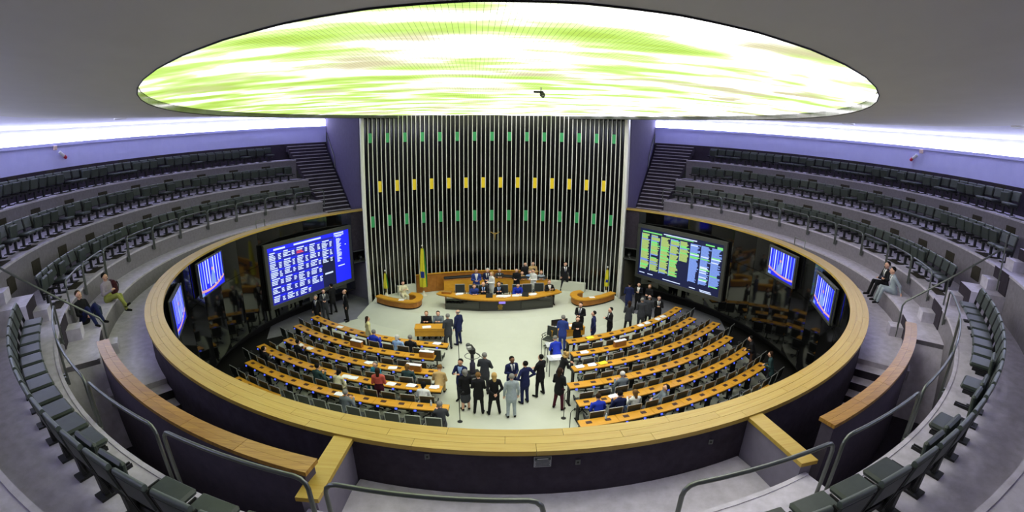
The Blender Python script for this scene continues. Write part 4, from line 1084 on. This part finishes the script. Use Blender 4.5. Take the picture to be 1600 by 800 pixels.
stage_seat('grey-haired official seated alone at the rear table', .18, 9.35, 180, 'dgrey', shirt='lgrey', hair=('short','g'), suit=True)
person('woman in a black dress standing at the rear table', 1.08, 8.15, ZS, 160, 'black', hair=('long','k'), arms='front', H=1.66)
person('woman in white with blurred arms standing by the rear table', 2.0, 7.95, ZS, 130, 'white', 'white', hair=('short','k'), arms='front', H=1.68)
stage_seat('person in a tan top seated at the rear table', 1.46, 8.98, 180, 'tan', hair=('bob','b'), H=1.66)
stage_seat('person in pale blue seated at the rear table', 1.92, 8.95, 180, 'lblue', hair=('short','g'))
person('person in olive standing at the right end of rear table', 2.12, 9.28, ZS, 180, 'tan', 'dgrey', hair=('short','k'), arms='front')
person('dark-clothed person standing behind the rear table', 1.68, 9.3, ZS, 180, 'black', hair=('short','k'), arms='down', H=1.7)
stage_seat('person in a pale grey jacket seated at right end of rear table', 2.55, 8.85, 175, 'lgrey', hair=('short','lb'))
person('woman in a cream jacket standing at the left curved lectern', -5.15, 7.25, ZS+.02, 205, 'cream', 'cream', hair=('long','k'), arms='desk', pose='sit', H=1.66)
# clerks at the left table
person('woman in a dark jacket seated at the left clerks table', -3.58, 3.95, .02, 180, 'black', hair=('long','lb'), pose='sit', arms='desk', H=1.66)
person('woman in a patterned grey jacket seated at left clerks table', -3.02, 3.95, .02, 180, 'grey', hair=('long','b'), pose='sit', arms='desk', H=1.66)

# ================================================================ STAGE FURNITURE
# main table: wooden top on a three-panel dark front
def arc3(pts, n=14):
    (x0,y0),(x1,y1),(x2,y2) = pts
    out = []
    for i in range(n+1):
        t = i/n; a = 2*(t-.5)*(t-1); b = -4*t*(t-1); c = 2*t*(t-.5); out.append((a*x0+b*x1+c*x2, a*y0+b*y1+c*y2))
    return out
MT = thing('main_table', 'long curved wooden main table with a dark panelled front', 'table', (0, 6.2+DY, ZS))
def rel(P): return [(x, y-6.2) for x, y in P]
fr = arc3([(-3.3,6.62),(0,5.48),(3.4,6.66)]); bk = arc3([(-3.1,7.05),(0,6.32),(3.2,7.1)])
m = MB(); m.prism(rel(fr+bk[::-1]), .66, .72); ob('table_top', m.mesh('table_top', WOODD), MT)
m = MB(); m.prism(rel(arc3([(-3.22,6.66),(0,5.55),(3.32,6.7)])+arc3([(-3.05,7.0),(0,6.28),(3.15,7.05)])[::-1]), .605, .66); ob('edge_band', m.mesh('edge_band', WOODP), MT)
pts = [(-2.82,6.12),(-1.0,5.80),(1.1,5.80),(2.88,6.18)]
for i, nm in enumerate(('side','centre','side')):
    p, q = Vector(pts[i]+(0,)), Vector(pts[i+1]+(0,)); d = (q-p); L = d.length; rz = math.atan2(d.y, d.x); c = (p+q)/2
    pn = ob('front_panel', MB().bbox((0,.04,.305), (L-.01,.06,.61), .01).mesh('front_panel', mat('dark_front', (66,66,62), .45, .5, metal=.4, var=.08, scale=4)), MT, (c.x, c.y-6.2, 0), rz)
    if nm == 'side': ob('glass_inset', MB().bbox((0,.005,.33), (L-.12,.03,.42), .01).mesh('glass_inset', BLACKG), pn)
    else:
        em = MB(); em.sphere((0,.005,.25), .13, 12, 8, sc=(1,.12,1.05))
        for k in range(5): a = PI/2+2*PI*k/5; em.tube([(0,-.012,.25),(.17*math.cos(a),-.008,.25+.17*math.sin(a))], [.03,.008], 5)
        em.bbox((0,-.004,.10), (.24,.02,.035), .008); ob('emblem', em.mesh('emblem', GOLD), pn)
for sx in (-1, 1): ob('end_panel', MB().bbox((sx*2.8,.5,.305), (.06,.75,.61), .01).mesh('end_panel', WOODP), MT)
t = thing('desk_monitor', 'small lilac lit monitor on the front edge of the main table', 'monitor', (.14, 5.70+DY, ZS+.72)); ob('screen', MB().bbox((0,-.02,-.14), (.34,.03,.26), .01, R=Rx(-.25)).mesh('screen', LILACS), t); ob('casing', MB().bbox((0,.015,-.14), (.38,.04,.30), .01, R=Rx(-.25)).mesh('casing', PLAST), t)
def laptop(x, y, z, rz, label):
    t = thing('laptop', label, 'laptop', (x, y, z), rz)
    ob('keyboard', MB().bbox((0,0,.012), (.34,.24,.022), .005).mesh('keyboard', PLAST), t); ob('lid', MB().bbox((0,-.16,.12), (.34,.014,.23), .005, R=Rx(-.35)).mesh('lid', PLAST), t)
laptop(-.52, 6.02+DY, ZS+.72, .05, 'open black laptop beside the bald man at the main table')
laptop(1.38, 6.12+DY, ZS+.72, -.2, 'open black laptop right of the papers on the main table')
t = thing('wooden_box', 'small wooden box on the left end of the main table', 'box', (-2.75, 6.62+DY, ZS+.72), -.2); ob('body', MB().bbox((0,0,.05), (.5,.22,.10), .01).mesh('body', WOODP), t); ob('lid', MB().bbox((0,0,.11), (.52,.24,.02), .005).mesh('lid', WOODR), t)
for i, (x, y, w) in enumerate(((-2.1,6.45,'at the left end of the main table'), (.02,6.02,'before the presiding man on the main table'), (.35,6.0,'right of the monitor on the main table'), (.85,6.08,'spread before the blue jacket on main table'), (1.15,6.15,'stacked beside the blue jacket on main table'), (1.75,6.25,'right of the laptop on the main table'))):
    m = MB(); rr = random.Random(i)
    for k in range(3): m.bbox((.04*k, .02*k, .008+.012*k), (.34,.24,.012), .002, rz=rr.uniform(-.3,.3))
    o = ob('paper_sheets', m.mesh('paper_sheets', PAPER), None, (x, y+DY, ZS+.721), .1); tag(o, 'white papers '+w, 'papers', 'papers on the main table')
# chairs at the main table, facing the hall
for i, (x, y, w) in enumerate(((-2.05,7.15,'empty, left end of the main table'), (-1.32,7.0,'left of the bald man at main table'), (.30,6.98,'behind the presiding man at main table'), (1.02,7.0,'behind the bright blue jacket at main table'), (1.6,7.05,'empty, right of the bright blue jacket'), (2.25,7.2,'empty, near the right end of main table'), (-.78,7.0,'behind the bald man at main table'))):
    floor_chair(x, y+DY, PI+.05*(-1)**i, 'black leather chair with metal frame, '+w, 'main table chairs', 'table_chair', ZS)
# rear table: wooden front, black top; raised a little
RT = thing('rear_table', 'curved rear table with a wooden front and black top', 'table', (0, 8.7, ZS))
def rr_(P): return [(x, y-8.6) for x, y in P]
for i, (a, b) in enumerate((((-3.02,8.55),(-1.35,8.95)), ((-1.35,8.95),(-.05,9.0)), ((-.05,9.0),(1.3,8.62)), ((1.3,8.62),(2.9,8.42)))):
    p, q = Vector(a+(0,)), Vector(b+(0,)); d = q-p; rz = math.atan2(d.y, d.x); c = (p+q)/2; L = d.length
    ob('front_panel', MB().bbox((0,0,.40), (L-.01,.05,.80), .008).mesh('front_panel', WOODD), RT, (c.x, c.y-8.6, 0), rz)
    ob('top_panel', MB().bbox((0,.18,.82), (L-.004,.42,.04), .008).mesh('top_panel', WOODP), RT, (c.x, c.y-8.6, 0), rz)
    ob('console', MB().bbox((0,.20,.90), (L-.1,.22,.12), .03, R=Rx(.25)).mesh('console', PLAST), RT, (c.x, c.y-8.6, 0), rz)
# low curved wooden screen behind the rear table
m = MB(); m.ring(RHO-.55, RHO-.49, ZS, 1.55, -21.5, 12, 18, c=(XW, YC)); sc = struct('wall_screen', m, WOODP, 'low curved wooden screen along the slatted wall')
for k in range(12):
    a = -21.5+2.79*k; b = MB(); b.ring(RHO-.575, RHO-.55, ZS+.02, 1.52, a+.02, a+2.77, 3, c=(XW, YC)); ob('wood_panel', b.mesh('wood_panel', WOODP), sc)
m = MB(); m.ring(RHO-.6, RHO-.46, 1.55, 1.59, -21.6, 12.1, 18, c=(XW, YC)); ob('cap_rail', m.mesh('cap_rail', WOODD), sc)
for sx, a0, a1 in ((-1,-26.5,-21.7), (1, 12.3, 25.0)):
    m = MB(); m.ring(RHO-.6, RHO-.25, ZS, 1.02, a0, a1, 6, c=(XW, YC)); struct('stage_upstand', m, FLOORM, 'low beige upstand along the slatted wall, '+('left' if sx < 0 else 'right'))
# curved wooden lecterns at both ends of the stage
for sx, side in ((-1,'left'), (1,'right')):
    cx = -5.25 if sx < 0 else 5.12
    t = thing('curved_lectern', f'curved wooden lectern at the {side} end of the stage', 'lectern', (cx, 7.15, ZS))
    # hairpin: long arm along the stage edge, rounded inner end, short return arm
    P = [(sx*1.32, .10), (sx*.72, -.36), (sx*.10, -.68), (-sx*.50, -.88), (-sx*.88, -.72), (-sx*1.02, -.2), (-sx*.80, .25), (-sx*.42, .42)]
    def spl(P, n=6):
        out = []
        for i in range(len(P)-1):
            p0, p1, p2, p3_ = P[max(i-1,0)], P[i], P[i+1], P[min(i+2,len(P)-1)]
            for k in range(n):
                u = k/n; out.append(tuple(.5*((2*p1[q])+(-p0[q]+p2[q])*u+(2*p0[q]-5*p1[q]+4*p2[q]-p3_[q])*u*u+(-p0[q]+3*p1[q]-3*p2[q]+p3_[q])*u**3) for q in (0,1)))
        out.append(P[-1]); return out
    Q = spl(P); n = len(Q)
    def band(w0, w1, z0, z1):
        A, B = [], []
        for i in range(n):
            d = Vector(Q[min(i+1,n-1)]+(0,))-Vector(Q[max(i-1,0)]+(0,)); nn = Vector((-d.y, d.x, 0)).normalized()
            A.append((Q[i][0]+nn.x*w0, Q[i][1]+nn.y*w0)); B.append((Q[i][0]+nn.x*w1, Q[i][1]+nn.y*w1))
        V = []
        for i in range(n):
            for (x, y), z in ((A[i],z0),(B[i],z0),(B[i],z1),(A[i],z1)): V.append((x,y,z))
        F = []
        for i in range(n-1):
            b = i*4; d = b+4; F += [(b,b+1,d+1,d),(b+1,b+2,d+2,d+1),(b+2,b+3,d+3,d+2),(b+3,b,d,d+3)]
        F += [(3,2,1,0), ((n-1)*4,(n-1)*4+1,(n-1)*4+2,(n-1)*4+3)]
        m = MB(); m.add(V, F); return m
    ob('lectern_top', band(-.19, .19, .38, .45).mesh('lectern_top', WOODD), t)
    ob('lectern_body', band(-.12, .12, .08, .38).mesh('lectern_body', WOODP), t)
    ob('plinth', band(-.10, .10, 0, .08).mesh('plinth', BLACKM), t)
    o = ob('paper_sheets', MB().bbox((0,0,.008), (.3,.22,.014), .002).mesh('paper_sheets', PAPER), None, (cx-sx*.1, 6.42, ZS+.452), .1*sx); tag(o, f'white sheet on the {side} curved lectern', 'papers')
# flags
def flag(x, y, z, h, label, cloth_cols, w=.30):
    t = thing('flag', label, 'flag', (x, y, z))
    ob('base', MB().lathe([(.22,0),(.22,.04),(.10,.10),(.05,.25)], n=16).mesh('base', mat('cream_stone', (206,200,180), .5, .4, var=.05, scale=8)), t)
    ob('pole', MB().tube([(0,0,.05),(0,0,h)], .02, 8).mesh('pole', GOLD), t); ob('finial', MB().sphere((0,0,h+.04), .05, 10, 6).mesh('finial', WHITEP), t)
    n, mm = 24, 12; V = []; F = []; M = []
    for j in range(mm+1):
        v = j/mm; zz = h-.12-v*(h-.62)
        for i in range(n):
            a = 2*PI*i/n; rr = (w*.35+w*.65*v**.7*(1-.25*max(0, v-.8)*5))*(1+.28*math.sin(5*a+3*v))*.5
            V.append((rr*math.cos(a), rr*math.sin(a)*.8, zz))
    for j in range(mm):
        for i in range(n):
            F.append((j*n+i, j*n+(i+1) % n, (j+1)*n+(i+1) % n, (j+1)*n+i)); v = j/mm; a = i/n
            M.append(0 if (a < .35 or a > .9) else (2 if (.55 < v < .72 and .6 < a < .82) else 1))
    me = bpy.data.meshes.new('cloth'); me.from_pydata(V, [], F)
    for c in cloth_cols: me.materials.append(cm('flag', c))
    me.polygons.foreach_set('material_index', M); me.polygons.foreach_set('use_smooth', [True]*len(F)); me.update(); ob('cloth', me, t)
FG, FY, FB = (44,110,52), (206,196,52), (40,60,140)
flag(-4.17, 8.55, ZS, 2.85, 'tall furled green and yellow flag beside the wooden screen', (FG, FY, FB), .42)
flag(-6.3, 8.3, ZS, 1.5, 'small furled green and yellow flag behind left lectern', (FG, FY, FY), .26)
flag(6.3, 8.2, ZS, 1.6, 'small furled yellow and blue flag behind right lectern', (FG, FY, FB), .28)
# crucifix on the slatted wall
t = thing('crucifix', 'small golden crucifix figure hung on the slatted wall', 'crucifix', (-.05, 10.22, 3.6))
ob('figure', MB().tube([(0,0,-.28),(0,0,.05)], [.02,.045], 8).sphere((0,-.02,.13), .04, 8, 6).tube([(-.26,0,.2),(0,0,.05),(.26,0,.2)], [.018,.03,.018], 8).mesh('figure', GOLD), t)
# clerks tables in front of the stage
def clerks_table(x, y, rz, w, label, full):
    t = thing('clerks_table', label, 'table', (x, y, 0), rz)
    ob('table_top', MB().bbox((0,.06,.76), (w,.62,.04), .01).mesh('table_top', WOODD), t)
    f = ob('front_panel', MB().bbox((0,-.22,.56), (w-.04,.04,.36), .008).mesh('front_panel', WOODD), t); ob('trim', MB().box((0,-.243,.62), (w-.06,.006,.02)).mesh('trim', WOODP), f)
    for sx in (-1, 1): ob('leg', MB().bbox((sx*(w/2-.12),.05,.37), (.06,.4,.74), .008).mesh('leg', BLACKM), t)
clerks_table(-3.32, 3.18, 0, 1.5, 'wooden clerks table with two seated women before the stage', True)
for i, (x, y) in enumerate(((2.45,2.95),(2.85,3.05))):
    t = thing('desk_monitor', ('left' if i == 0 else 'right')+' black monitor on the right clerks table', 'monitor', (x, y, .78), .22)
    ob('casing', MB().bbox((0,0,.2), (.4,.05,.28), .012).mesh('casing', PLAST), t); ob('stand', MB().bbox((0,.03,.03), (.16,.12,.06), .01).mesh('stand', PLAST), t)
clerks_table(2.98, 2.85, .22, 1.7, 'wooden clerks table crowded by standing men before the stage', True)
for x, y, w in ((-3.6,3.8,'black chair of the dark-jacketed clerk'), (-3.02,3.8,'black chair of the patterned-jacket clerk'), (2.1,2.3,'grey office chair beside the right clerks table')):
    floor_chair(x, y+.0, PI if y > 3 else 2.5, w, 'clerks chairs', 'clerk_chair')
for x, y, w in ((-3.5,3.1,'on the left clerks table'), (3.3,3.0,'on the right clerks table'), (2.5,2.85,'at the left end of the right clerks table')):
    o = ob('paper_sheets', MB().bbox((0,0,.01), (.4,.28,.02), .003).mesh('paper_sheets', PAPER), None, (x, y, .781), .2); tag(o, 'white papers '+w, 'papers')
# television camera on a wheeled pedestal
t = thing('television_camera', 'black television camera on a wheeled pedestal in the aisle', 'camera', (-1.38, -.25, 0), .3)
m = MB(); m.bbox((0,0,.12), (.62,.5,.12), .03)
ob('dolly', m.mesh('dolly', PLAST), t)
for sx in (-1,1):
    for sy in (-1,1): ob('wheel', MB().lathe([(.07,-.03),(.07,.03)], c=(sx*.27,sy*.22,.07), n=12, R=Matrix.Rotation(PI/2,3,'Y')).mesh('wheel', BLACKM), t)
ob('column', MB().lathe([(.12,.18),(.11,.6),(.07,.62),(.07,.98)], n=14).mesh('column', mat('dark_violet_metal', (48,44,58), .4, .5, metal=.4, var=.1, scale=8)), t)
ob('steering_ring', MB().tube([(.3*math.cos(2*PI*k/20), .3*math.sin(2*PI*k/20), .92) for k in range(21)], .016, 6, caps=False).mesh('steering_ring', GREY), t)
cb = ob('camera_body', MB().bbox((-.02,.05,1.18), (.22,.50,.26), .04).mesh('camera_body', PLAST), t); ob('lens', MB().lathe([(.07,0),(.09,.18),(.10,.22)], c=(-.02,.28,1.18), n=14, R=Rx(-PI/2)).mesh('lens', GREY), cb); ob('viewfinder', MB().bbox((-.16,-.12,1.34), (.18,.12,.14), .02).mesh('viewfinder', ALU), cb)
ob('pan_bar', MB().tube([(.1,-.1,1.1),(.3,-.42,.98),(.34,-.55,1.0)], .016, 6).mesh('pan_bar', PLAST), t)
